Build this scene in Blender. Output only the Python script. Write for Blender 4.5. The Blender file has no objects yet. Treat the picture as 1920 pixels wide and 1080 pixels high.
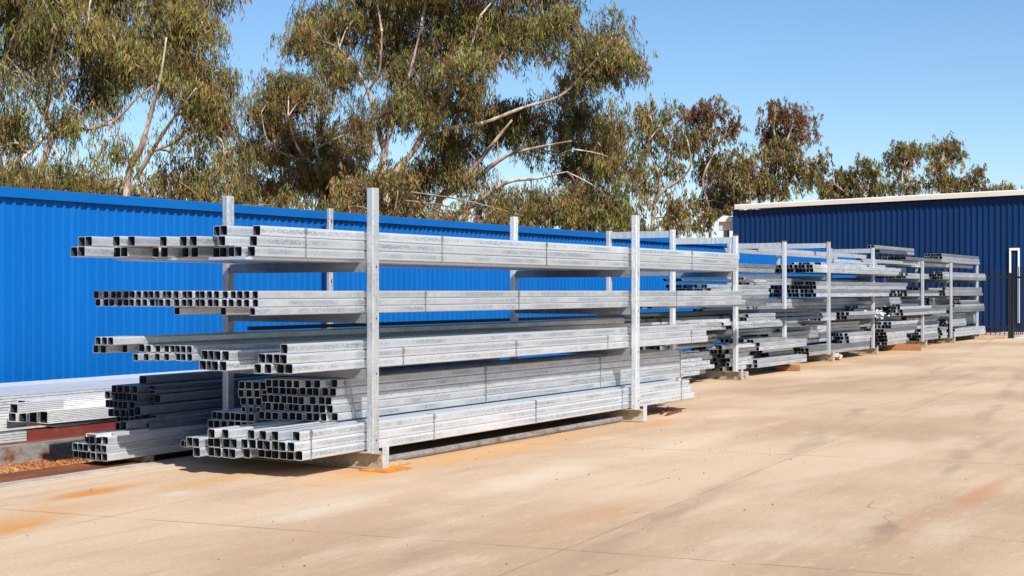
import bpy, bmesh, math, random
import numpy as np
from mathutils import Vector
random.seed(7); np.random.seed(7)
R = math.radians
scene = bpy.context.scene
COL = scene.collection
# ------------------------------------------------------------------ view geometry
TH = math.atan2(1595, 2600)                      # angle between view axis and the rack line (+x)
LX, LY = math.cos(TH), math.sin(TH)              # look
RX, RY = LY, -LX                                 # right
F = 2600.0; HZ = 545.0; EYE = 1.6                # focal length (px of a 1920 wide frame), horizon row, eye height
def ray(px):
    k = (px - 960.0) / F
    return LX + k * RX, LY + k * RY
def xat(px, y):                                  # world x where the vertical plane of column px meets the plane y
    a, b = ray(px); return y * a / b
def at(px, py, Z):                               # world point at view depth Z
    a, b = ray(px); return Vector((Z * a, Z * b, EYE + (HZ - py) * Z / F))

# ------------------------------------------------------------------ materials
def newmat(name):
    m = bpy.data.materials.new(name); m.use_nodes = True
    nt = m.node_tree; nt.nodes.clear()
    out = nt.nodes.new('ShaderNodeOutputMaterial'); b = nt.nodes.new('ShaderNodeBsdfPrincipled')
    nt.links.new(b.outputs[0], out.inputs[0])
    return m, nt, b
def N(nt, t, **kw):
    n = nt.nodes.new(t)
    for k, v in kw.items():
        if k.startswith('i_'):
            key = k[2:]; n.inputs[int(key) if key.isdigit() else key].default_value = v
        else: setattr(n, k, v)
    return n
def L(nt, a, b): nt.links.new(a, b)
def math_(nt, op, a, b=None, clamp=False):
    n = nt.nodes.new('ShaderNodeMath'); n.operation = op; n.use_clamp = clamp
    for i, v in enumerate((a, b)):
        if v is None: continue
        if isinstance(v, (int, float)): n.inputs[i].default_value = v
        else: nt.links.new(v, n.inputs[i])
    return n.outputs[0]
def mixc(nt, fac, a, b, mode='MIX'):
    n = nt.nodes.new('ShaderNodeMix'); n.data_type = 'RGBA'; n.blend_type = mode
    for i, v in ((0, fac), (6, a), (7, b)):
        if isinstance(v, (int, float)): n.inputs[i].default_value = v
        elif isinstance(v, tuple): n.inputs[i].default_value = (*v, 1)
        else: nt.links.new(v, n.inputs[i])
    return n.outputs[2]
def ramp(nt, fac, lo, hi):
    n = nt.nodes.new('ShaderNodeMapRange'); n.interpolation_type = 'SMOOTHSTEP'
    n.inputs[1].default_value = lo; n.inputs[2].default_value = hi
    nt.links.new(fac, n.inputs[0]); return n.outputs[0]
def noise(nt, vec, scale, detail=4, rough=.55, stretch=None):
    if stretch:
        mp = nt.nodes.new('ShaderNodeMapping'); mp.inputs['Scale'].default_value = stretch
        nt.links.new(vec, mp.inputs[0]); vec = mp.outputs[0]
    n = nt.nodes.new('ShaderNodeTexNoise'); n.inputs['Scale'].default_value = scale
    n.inputs['Detail'].default_value = detail; n.inputs['Roughness'].default_value = rough
    nt.links.new(vec, n.inputs[0]); return n.outputs[0]
def obj_coord(nt):
    tc = nt.nodes.new('ShaderNodeTexCoord'); oi = nt.nodes.new('ShaderNodeObjectInfo')
    cx = nt.nodes.new('ShaderNodeCombineXYZ')
    L(nt, math_(nt, 'MULTIPLY', oi.outputs['Random'], 91.7), cx.inputs[0])
    L(nt, math_(nt, 'MULTIPLY', oi.outputs['Random'], 13.1), cx.inputs[1])
    va = nt.nodes.new('ShaderNodeVectorMath'); va.operation = 'ADD'
    L(nt, tc.outputs['Object'], va.inputs[0]); L(nt, cx.outputs[0], va.inputs[1])
    return va.outputs[0], oi.outputs['Random'], tc.outputs['Object']

def galv(name, dark, light, metal=.6, rough=.40, along=(1.2, 26, 26), rust=0.0, island=False, band=False):
    m, nt, b = newmat(name)
    v, rnd, raw = obj_coord(nt)
    if island: rnd = N(nt, 'ShaderNodeNewGeometry').outputs['Random Per Island']
    n1 = noise(nt, v, 2.2, 5, .65, along)                 # long streaks
    n2 = noise(nt, v, 26, 3, .7, (.7, 1.6, 1.6))          # spangle
    n3 = noise(nt, v, 1.1, 3, .5)
    f = math_(nt, 'ADD', math_(nt, 'MULTIPLY', n1, .5), math_(nt, 'MULTIPLY', n2, .5))
    f = ramp(nt, f, .36, .62)
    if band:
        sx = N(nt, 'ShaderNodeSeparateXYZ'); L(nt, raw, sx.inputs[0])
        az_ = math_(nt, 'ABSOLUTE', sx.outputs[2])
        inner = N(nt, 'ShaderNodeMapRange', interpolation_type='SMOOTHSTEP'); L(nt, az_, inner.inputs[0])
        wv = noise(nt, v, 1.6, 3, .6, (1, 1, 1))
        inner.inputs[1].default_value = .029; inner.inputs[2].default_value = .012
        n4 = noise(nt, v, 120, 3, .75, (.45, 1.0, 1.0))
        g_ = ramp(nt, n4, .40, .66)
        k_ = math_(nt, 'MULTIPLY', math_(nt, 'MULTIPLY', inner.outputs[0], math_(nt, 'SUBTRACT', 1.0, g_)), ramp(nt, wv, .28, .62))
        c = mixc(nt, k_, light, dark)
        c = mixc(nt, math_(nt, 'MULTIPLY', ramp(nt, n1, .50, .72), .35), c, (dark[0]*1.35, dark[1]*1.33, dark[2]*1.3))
    else: c = mixc(nt, f, dark, light)
    c = mixc(nt, ramp(nt, n3, .52, .72), c, (light[0]*.93, light[1]*.93, light[2]*.94))
    tone = N(nt, 'ShaderNodeHueSaturation'); L(nt, c, tone.inputs['Color'])
    L(nt, math_(nt, 'ADD', math_(nt, 'MULTIPLY', rnd, .85 if island else .40), .30 if island else .74), tone.inputs['Value'])
    c = tone.outputs[0]
    if rust:
        rn = noise(nt, v, 5, 6, .7)
        c = mixc(nt, ramp(nt, rn, .60 - rust * .2, .72), c, (.20, .075, .03))
    L(nt, c, b.inputs['Base Color'])
    b.inputs['Metallic'].default_value = metal
    L(nt, math_(nt, 'ADD', math_(nt, 'MULTIPLY', n2, .3), rough - .15), b.inputs['Roughness'])
    bp = N(nt, 'ShaderNodeBump', i_Strength=.08, i_Distance=.004); L(nt, n2, bp.inputs['Height']); L(nt, bp.outputs[0], b.inputs['Normal'])
    return m
M = {}
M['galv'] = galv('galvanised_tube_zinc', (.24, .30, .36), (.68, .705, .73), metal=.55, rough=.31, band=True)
M['galvfar'] = galv('far_tube_zinc', (.28, .33, .38), (.70, .73, .75), metal=.5, rough=.36, island=True)
M['galvshade'] = galv('shaded_tube_zinc', (.13, .15, .17), (.24, .26, .285), metal=.4, rough=.45)  # tube zinc for the ground pile, with the racks' shadow put into its colour
M['beamz'] = galv('shaded_crossbeam_steel', (.20, .215, .225), (.30, .31, .315), metal=.4, rough=.5, along=(12, 1, 12))  # grey darkened to carry the shade of the tubes above
M['post'] = galv('galvanised_post_zinc', (.44, .48, .50), (.72, .74, .75), metal=.45, along=(26, 26, 1.0), rust=.0)
M['foot'] = galv('weathered_foot_steel', (.33, .25, .17), (.50, .42, .32), metal=.3, rough=.55, along=(8, 8, 8), rust=.45)
M['purlin'] = galv('bright_purlin_zinc', (.54, .545, .55), (.80, .80, .80), metal=.25, rough=.42)
M['strap'] = galv('strap_steel', (.20, .22, .25), (.34, .36, .39), metal=.7, rough=.45, along=(4, 4, 4))
M['beam'] = galv('grey_beam_steel', (.24, .225, .21), (.42, .40, .38), metal=.35, rough=.5, rust=.5)

def paint(name, col, rough=.4, var=.12, spec=.4, nscale=1.5, stretch=(1, 1, .15), dirt=None):
    m, nt, b = newmat(name)
    tc = N(nt, 'ShaderNodeTexCoord')
    n1 = noise(nt, tc.outputs['Object'], nscale, 5, .6, stretch)
    c = mixc(nt, ramp(nt, n1, .3, .7), tuple(x * (1 - var) for x in col), tuple(min(1, x * (1 + var)) for x in col))
    if dirt:
        n2 = noise(nt, tc.outputs['Object'], nscale * 3, 6, .7)
        c = mixc(nt, math_(nt, 'MULTIPLY', ramp(nt, n2, .5, .75), .6), c, dirt)
    L(nt, c, b.inputs['Base Color'])
    b.inputs['Roughness'].default_value = rough; b.inputs['Specular IOR Level'].default_value = spec
    return m
M['blue'] = paint('bright_blue_sheet', (.0004, .098, .345), .45, .05, .2)
M['bluecap'] = paint('bright_blue_capping', (.0004, .094, .33), .45, .04, .2)
M['navy'] = paint('deep_blue_sheet', (.0004, .025, .100), .5, .07, .3)
M['cream'] = paint('cream_fascia_paint', (.62, .58, .51), .5, .06, .3, 3, (.2, .2, 1))
M['white'] = paint('white_paint', (.78, .78, .76), .45, .05, .3)
M['black'] = paint('black_fence_paint', (.012, .012, .014), .4, .1, .4)
M['redox'] = paint('red_oxide_primer', (.15, .030, .024), .55, .15, .3, 2, (.3, 3, 3), (.22, .10, .06))
M['rust'] = paint('rusty_steel', (.17, .060, .028), .8, .35, .15, 4, (.3, 3, 3), (.10, .04, .025))
M['orange'] = paint('orange_timber', (.27, .125, .05), .8, .3, .15, 6, (.6, 6, 6), (.3, .10, .03))
M['orangeplate'] = paint('orange_rusted_plate', (.52, .19, .03), .8, .25, .15, 8, (1, 1, 1), (.34, .11, .03))
M['timber'] = paint('weathered_timber', (.42, .30, .18), .85, .25, .15, 6, (6, .6, 6), (.2, .12, .07))
M['bore'] = paint('shaded_tube_bore', (.045, .05, .055), .55, .2, .3)  # zinc inner walls, shade inside the tubes painted in as near-black
M['stone'] = paint('pale_stone', (.50, .42, .33), .9, .25, .15, 8, (1, 1, 1), (.3, .2, .12))
M['dark'] = paint('black_steel', (.03, .034, .04), .45, .2, .4)
M['navybar'] = paint('blue_black_steel', (.02, .04, .09), .4, .2, .4)
M['kerb'] = paint('pale_kerb_concrete', (.36, .32, .27), .9, .18, .15, 5, (1, 1, 1), (.30, .19, .11))
M['apron'] = paint('white_apron_concrete', (.62, .58, .52), .9, .06, .15, 3, (1, 1, 1))

def bark(name, c0, c1):
    m, nt, b = newmat(name); tc = N(nt, 'ShaderNodeTexCoord')
    n = noise(nt, tc.outputs['Object'], 3.2, 6, .65, (1.2, 1.2, .5))
    n2 = noise(nt, tc.outputs['Object'], 30, 4, .6, (1, 1, .25))
    c = mixc(nt, ramp(nt, n, .40, .62), c0, c1)
    c = mixc(nt, math_(nt, 'MULTIPLY', ramp(nt, n2, .5, .8), .35), c, (.16, .09, .06))
    L(nt, c, b.inputs['Base Color']); b.inputs['Roughness'].default_value = .85
    bp = N(nt, 'ShaderNodeBump', i_Strength=.4, i_Distance=.02); L(nt, n2, bp.inputs['Height']); L(nt, bp.outputs[0], b.inputs['Normal'])
    return m
M['bark'] = bark('pale_gum_bark', (.26, .16, .115), (.56, .46, .38))
M['barkd'] = bark('brown_gum_bark', (.15, .085, .06), (.32, .22, .17))
def leafmat():
    m = bpy.data.materials.new('gum_leaf'); m.use_nodes = True; nt = m.node_tree; nt.nodes.clear()
    out = N(nt, 'ShaderNodeOutputMaterial'); p = N(nt, 'ShaderNodeBsdfPrincipled'); t = N(nt, 'ShaderNodeBsdfTranslucent')
    a = N(nt, 'ShaderNodeAttribute', attribute_name='leaf_tint'); mx = N(nt, 'ShaderNodeMixShader', i_0=.14)
    L(nt, a.outputs['Color'], p.inputs['Base Color']); p.inputs['Roughness'].default_value = .42
    p.inputs['Specular IOR Level'].default_value = .15
    L(nt, a.outputs['Color'], t.inputs['Color']); L(nt, p.outputs[0], mx.inputs[1]); L(nt, t.outputs[0], mx.inputs[2]); L(nt, mx.outputs[0], out.inputs[0])
    return m
M['leaf'] = leafmat()

def ground_mats():
    def base(name):
        m, nt, b = newmat(name)
        g = N(nt, 'ShaderNodeNewGeometry'); s = N(nt, 'ShaderNodeSeparateXYZ'); L(nt, g.outputs['Position'], s.inputs[0])
        b.inputs['Roughness'].default_value = .85; b.inputs['Specular IOR Level'].default_value = .2
        return m, nt, b, g.outputs['Position'], s.outputs[0], s.outputs[1]
    # --- concrete yard
    m, nt, b, P, X, Y = base('dusty_concrete')
    big = noise(nt, P, .32, 5, .55, (.55, 1, 1)); mid = noise(nt, P, 1.1, 6, .6, (.35, 1.25, 1)); fine = noise(nt, P, 38, 4, .7)
    strk = noise(nt, P, 3.2, 5, .65, (.10, 1.5, 1))
    c = mixc(nt, ramp(nt, big, .36, .64), (.400, .274, .176), (.545, .398, .272))
    c = mixc(nt, math_(nt, 'MULTIPLY', ramp(nt, mid, .48, .70), .6), c, (.565, .435, .315))
    c = mixc(nt, math_(nt, 'MULTIPLY', ramp(nt, strk, .52, .74), .34), c, (.300, .205, .130))
    c = mixc(nt, math_(nt, 'MULTIPLY', ramp(nt, noise(nt, P, .8, 5, .6, (.3, 1, 1)), .58, .78), .22), c, (.250, .180, .130))
    wob = math_(nt, 'MULTIPLY', math_(nt, 'SUBTRACT', noise(nt, P, 2.0, 4), .5), 1.1)
    def blob(c, px, py, rx, ry, col, amt, ang=0):
        ca, sa = math.cos(ang), math.sin(ang)
        dx = math_(nt, 'SUBTRACT', X, px); dy = math_(nt, 'SUBTRACT', Y, py)
        u = math_(nt, 'DIVIDE', math_(nt, 'ADD', math_(nt, 'MULTIPLY', dx, ca), math_(nt, 'MULTIPLY', dy, sa)), rx)
        v = math_(nt, 'DIVIDE', math_(nt, 'SUBTRACT', math_(nt, 'MULTIPLY', dy, ca), math_(nt, 'MULTIPLY', dx, sa)), ry)
        d = math_(nt, 'SQRT', math_(nt, 'ADD', math_(nt, 'MULTIPLY', u, u), math_(nt, 'MULTIPLY', v, v)))
        d = math_(nt, 'ADD', d, wob)
        k = N(nt, 'ShaderNodeMapRange', interpolation_type='SMOOTHSTEP'); L(nt, d, k.inputs[0])
        k.inputs[1].default_value = 1.1; k.inputs[2].default_value = .1
        return mixc(nt, math_(nt, 'MULTIPLY', k.outputs[0], amt), c, col)
    def G(px, py): a, bb = ray(px); Z = EYE * F / (py - HZ); return Z * a, Z * bb
    OR = (.50, .22, .05); TAN = (.50, .29, .13); DK = (.105, .085, .075); PALE = (.60, .49, .37)
    for (px, py, rx, ry, col, amt, ang) in (
            (165, 925, .75, .20, OR, .95, .1), (150, 928, .35, .10, OR, .8, .1), (15, 990, .75, .30, OR, .85, .2), (60, 965, 1.2, .35, TAN, .7, .1), (380, 905, 1.0, .25, TAN, .7, .1),
            (690, 885, .9, .3, OR, .7, .1), (1230, 795, 1.1, .22, OR, .55, .05), (900, 850, 3.5, .5, TAN, .85, .0), (1010, 815, 2.5, .22, OR, .45, .0),
            (1450, 690, 7.0, .9, TAN, .8, .03), (1700, 655, 10., .7, TAN, .8, .03),
            (1840, 925, 1.5, .15, (.44, .20, .08), .6, .02), (1700, 985, 1.3, .15, (.42, .24, .13), .4, .05),
            (1110, 970, 1.3, .35, (.42, .23, .11), .5, .1),
            (1785, 880, .6, .08, DK, .25, .1), (1870, 825, 2.2, .12, DK, .18, .05), (1830, 700, 5, .2, DK, .14, .06), (1660, 990, .3, .1, DK, .25, 0),
            (780, 1045, .7, .2, DK, .15, .3), (430, 930, .9, .3, DK, .18, .2), (600, 955, 1.2, .3, PALE, .7, .1), (1020, 890, 2.2, .4, PALE, .7, .1),
            (1300, 830, 2.5, .35, PALE, .5, .08), (330, 925, .3, .12, (.55, .52, .48), .6, .1)):
        gx, gy = G(px, py); c = blob(c, gx, gy, rx, ry, col, amt, ang)
    # dust that gathers along the racks
    # construction joints of the slab
    def joint(c, nx, ny, off, step, w, amt):
        d = math_(nt, 'ADD', math_(nt, 'MULTIPLY', X, nx), math_(nt, 'MULTIPLY', Y, ny))
        d = math_(nt, 'ADD', d, math_(nt, 'MULTIPLY', math_(nt, 'SUBTRACT', noise(nt, P, 6, 3), .5), .02))
        d = math_(nt, 'PINGPONG', math_(nt, 'SUBTRACT', d, off - 100 * step), step / 2)
        k = N(nt, 'ShaderNodeMapRange'); L(nt, d, k.inputs[0]); k.inputs[1].default_value = w; k.inputs[2].default_value = w * .4
        br = ramp(nt, noise(nt, P, 1.7, 4), .30, .55)
        return mixc(nt, math_(nt, 'MULTIPLY', math_(nt, 'MULTIPLY', k.outputs[0], br), amt), c, (.13, .085, .055))
    c = joint(c, -math.sin(R(5)), math.cos(R(5)), 3.54, 3.4, .008, .55)
    c = joint(c, math.cos(R(10)), math.sin(R(10)), 8.08, 5.5, .011, .75)
    dv = nt.nodes.new('ShaderNodeVectorMath'); dv.operation = 'ADD'; nz = N(nt, 'ShaderNodeTexNoise', i_Scale=1.4, i_Detail=5.0); L(nt, P, nz.inputs[0]); sc_ = nt.nodes.new('ShaderNodeVectorMath'); sc_.operation = 'SCALE'; sc_.inputs['Scale'].default_value = .9; L(nt, nz.outputs['Color'], sc_.inputs[0])
    L(nt, P, dv.inputs[0]); L(nt, sc_.outputs[0], dv.inputs[1])
    ck = N(nt, 'ShaderNodeTexVoronoi', feature='DISTANCE_TO_EDGE', i_Scale=.17); L(nt, dv.outputs[0], ck.inputs['Vector'])
    kk = N(nt, 'ShaderNodeMapRange'); L(nt, ck.outputs['Distance'], kk.inputs[0]); kk.inputs[1].default_value = .0016; kk.inputs[2].default_value = .0005
    c = mixc(nt, math_(nt, 'MULTIPLY', math_(nt, 'MULTIPLY', kk.outputs[0], ramp(nt, noise(nt, P, .35, 3), .50, .60)), .6), c, (.14, .09, .06))
    # tyre marks
    for (nx_, off, w, amt) in ((R(9), 1.15, .10, .30), (R(9), 2.75, .10, .28), (R(3), 2.2, .12, .22)):
        d = math_(nt, 'ADD', math_(nt, 'MULTIPLY', X, -math.sin(nx_)), math_(nt, 'MULTIPLY', Y, math.cos(nx_)))
        d = math_(nt, 'ABSOLUTE', math_(nt, 'SUBTRACT', math_(nt, 'ADD', d, math_(nt, 'MULTIPLY', math_(nt, 'SUBTRACT', noise(nt, P, .25, 2), .5), .8)), off))
        k = N(nt, 'ShaderNodeMapRange', interpolation_type='SMOOTHSTEP'); L(nt, d, k.inputs[0]); k.inputs[1].default_value = w * 1.6; k.inputs[2].default_value = w * .3
        c = mixc(nt, math_(nt, 'MULTIPLY', math_(nt, 'MULTIPLY', k.outputs[0], ramp(nt, noise(nt, P, 1.3, 4, .6, (.4, 1, 1)), .4, .65)), amt), c, (.15, .11, .085))
    c = mixc(nt, math_(nt, 'MULTIPLY', ramp(nt, fine, .42, .75), .34), c, (.22, .15, .10))
    c = mixc(nt, math_(nt, 'MULTIPLY', ramp(nt, noise(nt, P, 11, 6, .75, (.4, 1, 1)), .52, .70), .30), c, (.62, .49, .36))
    sp = noise(nt, P, 16, 2, .5); c = mixc(nt, math_(nt, 'MULTIPLY', ramp(nt, sp, .76, .80), .5), c, (.12, .085, .06))
    L(nt, c, b.inputs['Base Color'])
    scr = noise(nt, P, 9, 5, .7, (.06, 2.2, 1)); c2 = mixc(nt, math_(nt, 'MULTIPLY', ramp(nt, scr, .62, .74), .22), c, (.60, .49, .38)); L(nt, c2, b.inputs['Base Color'])
    bp = N(nt, 'ShaderNodeBump', i_Strength=.35, i_Distance=.006); L(nt, fine, bp.inputs['Height']); L(nt, bp.outputs[0], b.inputs['Normal'])
    M['concrete'] = m
    # --- orange gravelly soil
    m, nt, b, P, X, Y = base('orange_gravel_soil')
    vo = N(nt, 'ShaderNodeTexVoronoi', i_Scale=28.0); L(nt, P, vo.inputs['Vector'])
    n = noise(nt, P, 1.2, 5, .6)
    c = mixc(nt, ramp(nt, n, .35, .65), (.34, .13, .045), (.46, .23, .10))
    bw = N(nt, 'ShaderNodeRGBToBW'); L(nt, vo.outputs['Color'], bw.inputs[0])
    c = mixc(nt, .7, c, bw.outputs[0], 'SOFT_LIGHT')
    L(nt, c, b.inputs['Base Color'])
    bp = N(nt, 'ShaderNodeBump', i_Strength=.9, i_Distance=.03); L(nt, vo.outputs['Distance'], bp.inputs['Height']); L(nt, bp.outputs[0], b.inputs['Normal'])
    M['soil'] = m
ground_mats()

# ------------------------------------------------------------------ object helpers
def link(name, me, mat=None, parent=None):
    o = bpy.data.objects.new(name, me); COL.objects.link(o)
    if mat is not None and me is not None and not me.materials: me.materials.append(mat)
    if parent is not None: o.parent = parent
    return o
def empty(name, loc, label, cat, group=None, rz=0):
    o = bpy.data.objects.new(name, None); COL.objects.link(o); o.location = loc; o.rotation_euler = (0, 0, rz); o.empty_display_size = .2
    tag(o, label, cat, group); return o
def tag(o, label, cat, group=None, kind=None):
    if label: o['label'] = label
    if cat: o['category'] = cat
    if group: o['group'] = group
    if kind: o['kind'] = kind
    return o
def rounded_rect(w, h, r, seg=2):
    pts = []
    for cx, cy, a0 in ((w/2-r, h/2-r, 0), (-w/2+r, h/2-r, 90), (-w/2+r, -h/2+r, 180), (w/2-r, -h/2+r, 270)):
        for i in range(seg + 1):
            a = R(a0 + 90 * i / seg); pts.append((cx + r * math.cos(a), cy + r * math.sin(a)))
    return pts
def tube_arrays(x0, x1, yc, zc, w, h, t, r, seg=2):
    """hollow section along x; returns verts, faces"""
    o = rounded_rect(w, h, r, seg); i = rounded_rect(w - 2*t, h - 2*t, max(r - t, .0015), seg); n = len(o)
    v = []
    for X in (x0, x1):
        v += [(X, yc + a, zc + b) for a, b in o]; v += [(X, yc + a, zc + b) for a, b in i]
    f = []; sm = []
    for k in range(n):
        k2 = (k + 1) % n
        f.append((k, k2, 2*n + k2, 2*n + k)); f.append((n + k2, n + k, 3*n + k, 3*n + k2))
        f.append((k2, k, n + k, n + k2)); f.append((2*n + k, 2*n + k2, 3*n + k2, 3*n + k))
    return v, f
def mesh(name, v, f, smooth=False):
    me = bpy.data.meshes.new(name); me.from_pydata(v, [], f); me.update()
    bm = bmesh.new(); bm.from_mesh(me); bmesh.ops.recalc_face_normals(bm, faces=bm.faces); bm.to_mesh(me); bm.free()
    if smooth:
        for p in me.polygons: p.use_smooth = True
    return me
class MB:
    def __init__(s): s.v = []; s.f = []
    def add(s, v, f):
        o = len(s.v); s.v += [tuple(p) for p in v]; s.f += [tuple(i + o for i in q) for q in f]; return s
    def box(s, x0, x1, y0, y1, z0, z1, b=0.0):
        if b <= 0:
            s.add([(x0,y0,z0),(x1,y0,z0),(x1,y1,z0),(x0,y1,z0),(x0,y0,z1),(x1,y0,z1),(x1,y1,z1),(x0,y1,z1)],
                  [(0,3,2,1),(4,5,6,7),(0,1,5,4),(1,2,6,5),(2,3,7,6),(3,0,4,7)])
        else:
            bm = bmesh.new(); bmesh.ops.create_cube(bm, size=1)
            for q in bm.verts: q.co = Vector((x0 + (q.co.x+.5)*(x1-x0), y0 + (q.co.y+.5)*(y1-y0), z0 + (q.co.z+.5)*(z1-z0)))
            bmesh.ops.bevel(bm, geom=bm.edges[:], offset=b, segments=2, profile=.5, affect='EDGES')
            bm.verts.index_update(); s.add([q.co[:] for q in bm.verts], [[q.index for q in fc.verts] for fc in bm.faces]); bm.free()
        return s
    def prism(s, poly, x0, x1, axis='x'):
        n = len(poly)
        if axis == 'x': v = [(x0, a, b) for a, b in poly] + [(x1, a, b) for a, b in poly]
        elif axis == 'y': v = [(a, x0, b) for a, b in poly] + [(a, x1, b) for a, b in poly]
        else: v = [(a, b, x0) for a, b in poly] + [(a, b, x1) for a, b in poly]
        f = [(k, (k+1) % n, n + (k+1) % n, n + k) for k in range(n)] + [tuple(range(n))[::-1], tuple(range(n, 2*n))]
        return s.add(v, f)
    def cyl(s, p0, p1, r0, r1=None, n=10):
        r1 = r0 if r1 is None else r1; p0 = Vector(p0); p1 = Vector(p1); d = (p1 - p0).normalized()
        a = d.orthogonal().normalized(); b = d.cross(a)
        v = [p0 + (a*math.cos(2*math.pi*k/n) + b*math.sin(2*math.pi*k/n))*r0 for k in range(n)] + [p1 + (a*math.cos(2*math.pi*k/n) + b*math.sin(2*math.pi*k/n))*r1 for k in range(n)]
        f = [(k, (k+1) % n, n + (k+1) % n, n + k) for k in range(n)] + [tuple(range(n))[::-1], tuple(range(n, 2*n))]
        return s.add(v, f)
    def build(s, name, mat, parent=None, smooth=False):
        return link(name, mesh(name, s.v, s.f, smooth), mat, parent)

# ------------------------------------------------------------------ the ground
def sheet(name, poly, z, mat):
    return tag(link(name, mesh(name, [(x, y, z) for x, y in poly], [tuple(range(len(poly)))]), mat), None, None, None, 'structure')
sheet('ground', [(-600, -600), (700, -600), (700, 700), (-600, 700)], -.03, M['soil'])
yard = MB().prism([(-60, -60), (49.3, -60), (49.3, 9.6), (60, 9.6), (60, 11.9), (13.2, 11.9), (13.2, 9.42), (-60, 9.42)], -.028, 0, 'z')
tag(yard.build('yard', M['concrete']), None, None, None, 'structure')
tag(MB().box(-40, 13.19, 9.424, 9.60, -.026, .012, .006).build('kerb_strip', M['kerb']), None, None, None, 'structure')
sheet('apron', [(48.9, 4.0), (60, 4.0), (60, 11.45), (48.45, 9.98)], .004, M['apron'])

# ------------------------------------------------------------------ the blue boundary fence
FY = 14.2; FZ = 2.83
fence = empty('sheet_metal_fence', (20, FY, 0), 'bright blue ribbed sheet metal fence running behind the steel racks', 'fence')
def ribs(x0, x1, pitch, rib, depth):
    pts = []; x = x0
    while x < x1 - 1e-6:
        pts += [(x, 0), (x + pitch*.60, 0), (x + pitch*.60 + rib*.3, -depth), (x + pitch - rib*.3, -depth)]; x += pitch
    pts.append((x1, 0)); return pts
PAN = 1.95
x = -9.18 ; ip = 0
while x < 44.6:
    x1 = min(x + PAN, 44.7)
    pts = ribs(x + .006, x1 - .008, .155, .06, .026)
    mb = MB(); n = len(pts)
    off = (ip % 3) * .002
    v = [(a - 20, b + off, -.02) for a, b in pts] + [(a - 20, b + off, FZ - .02) for a, b in pts] + [(a - 20, .012, -.02) for a, b in pts] + [(a - 20, .012, FZ - .02) for a, b in pts]
    f = [(k, k+1, n+k+1, n+k) for k in range(n-1)] + [(2*n+k+1, 2*n+k, 3*n+k, 3*n+k+1) for k in range(n-1)] + [(n+k, n+k+1, 3*n+k+1, 3*n+k) for k in range(n-1)] + [(0, n, 3*n, 2*n), (n-1, 3*n-1, 4*n-1, 2*n-1)]
    mb.add(v, f).build('fence_panel', M['blue'], fence)
    x = x1; ip += 1
for xa, xb in ((-9.6, 14.3), (14.305, 33.0), (33.005, 44.72)):
    MB().prism([(-.075, FZ - .085), (-.070, FZ - .085), (-.070, FZ + .02), (.10, FZ + .05), (.10, FZ + .055), (-.075, FZ + .026)], xa - 20, xb - 20).build('capping', M['bluecap'], fence)

# ------------------------------------------------------------------ the dark blue shed
SX = 56.0
shed = empty('storage_shed', (SX, 12, 0), 'dark blue ribbed metal shed with cream fascia at the far end', 'shed')
def shz(y): return 5.06 + (23.0 - y) * .0168
ylo, yhi = -6.0, 22.95
pts = []
y = ylo
while y < yhi - .01:
    pts += [(y, 0), (y + .115, 0), (y + .135, -.045), (y + .205, -.045)]; y += .225
pts.append((yhi, 0)); n = len(pts)
mb = MB(); v = [(b, a - 12, -.02) for a, b in pts] + [(b, a - 12, shz(a)) for a, b in pts]
mb.add(v, [(k+1, k, n+k, n+k+1) for k in range(n-1)]).build('wall', M['navy'], shed)
mb = MB(); mb.box(.005, 12, yhi - 12.001, yhi - 11.96, -.02, 4.9); mb.box(11.9, 11.99, ylo - 12, yhi - 12.01, -.02, 4.9); mb.box(.01, 11.89, ylo - 12, ylo - 11.96, -.02, 5.3)
mb.build('side_wall', M['navy'], shed)
MB().box(-.06, .0, yhi - 12.02, yhi - 11.80, -.02, shz(yhi) + .02, .004).build('corner_flashing', M['navy'], shed)
mb = MB(); v = []
for yy in (ylo - .1, yhi + .05):
    z = shz(yy); v += [(-.24, yy-12, z+.03), (-.24, yy-12, z+.20), (-.20, yy-12, z+.24), (.1, yy-12, z+.24), (.1, yy-12, z+.2), (-.19, yy-12, z+.18), (-.19, yy-12, z+.03)]
mb.add(v, [(k, (k+1) % 7, 7+(k+1) % 7, 7+k) for k in range(7)] + [tuple(range(7)), tuple(range(13, 6, -1))]).build('fascia', M['cream'], shed)
mb = MB(); mb.add([(-.1, ylo-12.1, shz(ylo)+.22), (12.2, ylo-12.1, shz(ylo)+.22), (12.2, yhi-11.95, shz(yhi)+.22), (-.1, yhi-11.95, shz(yhi)+.22),
                   (-.1, ylo-12.1, shz(ylo)+.19), (12.2, ylo-12.1, shz(ylo)+.19), (12.2, yhi-11.95, shz(yhi)+.19), (-.1, yhi-11.95, shz(yhi)+.19)],
                  [(0,1,2,3),(7,6,5,4),(0,4,5,1),(1,5,6,2),(2,6,7,3),(3,7,4,0)]).build('roof', M['cream'], shed)
# tall narrow white frame
ya, yb = 11.68, 11.30
mb = MB(); mb.box(-.10, -.036, ya-12-.06, ya-12, .35, 3.16); mb.box(-.10, -.036, yb-12, yb-12+.06, .35, 3.16); mb.box(-.10, -.036, yb-12, ya-12, 3.162, 3.25)
mb.build('frame', M['white'], shed)
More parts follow.
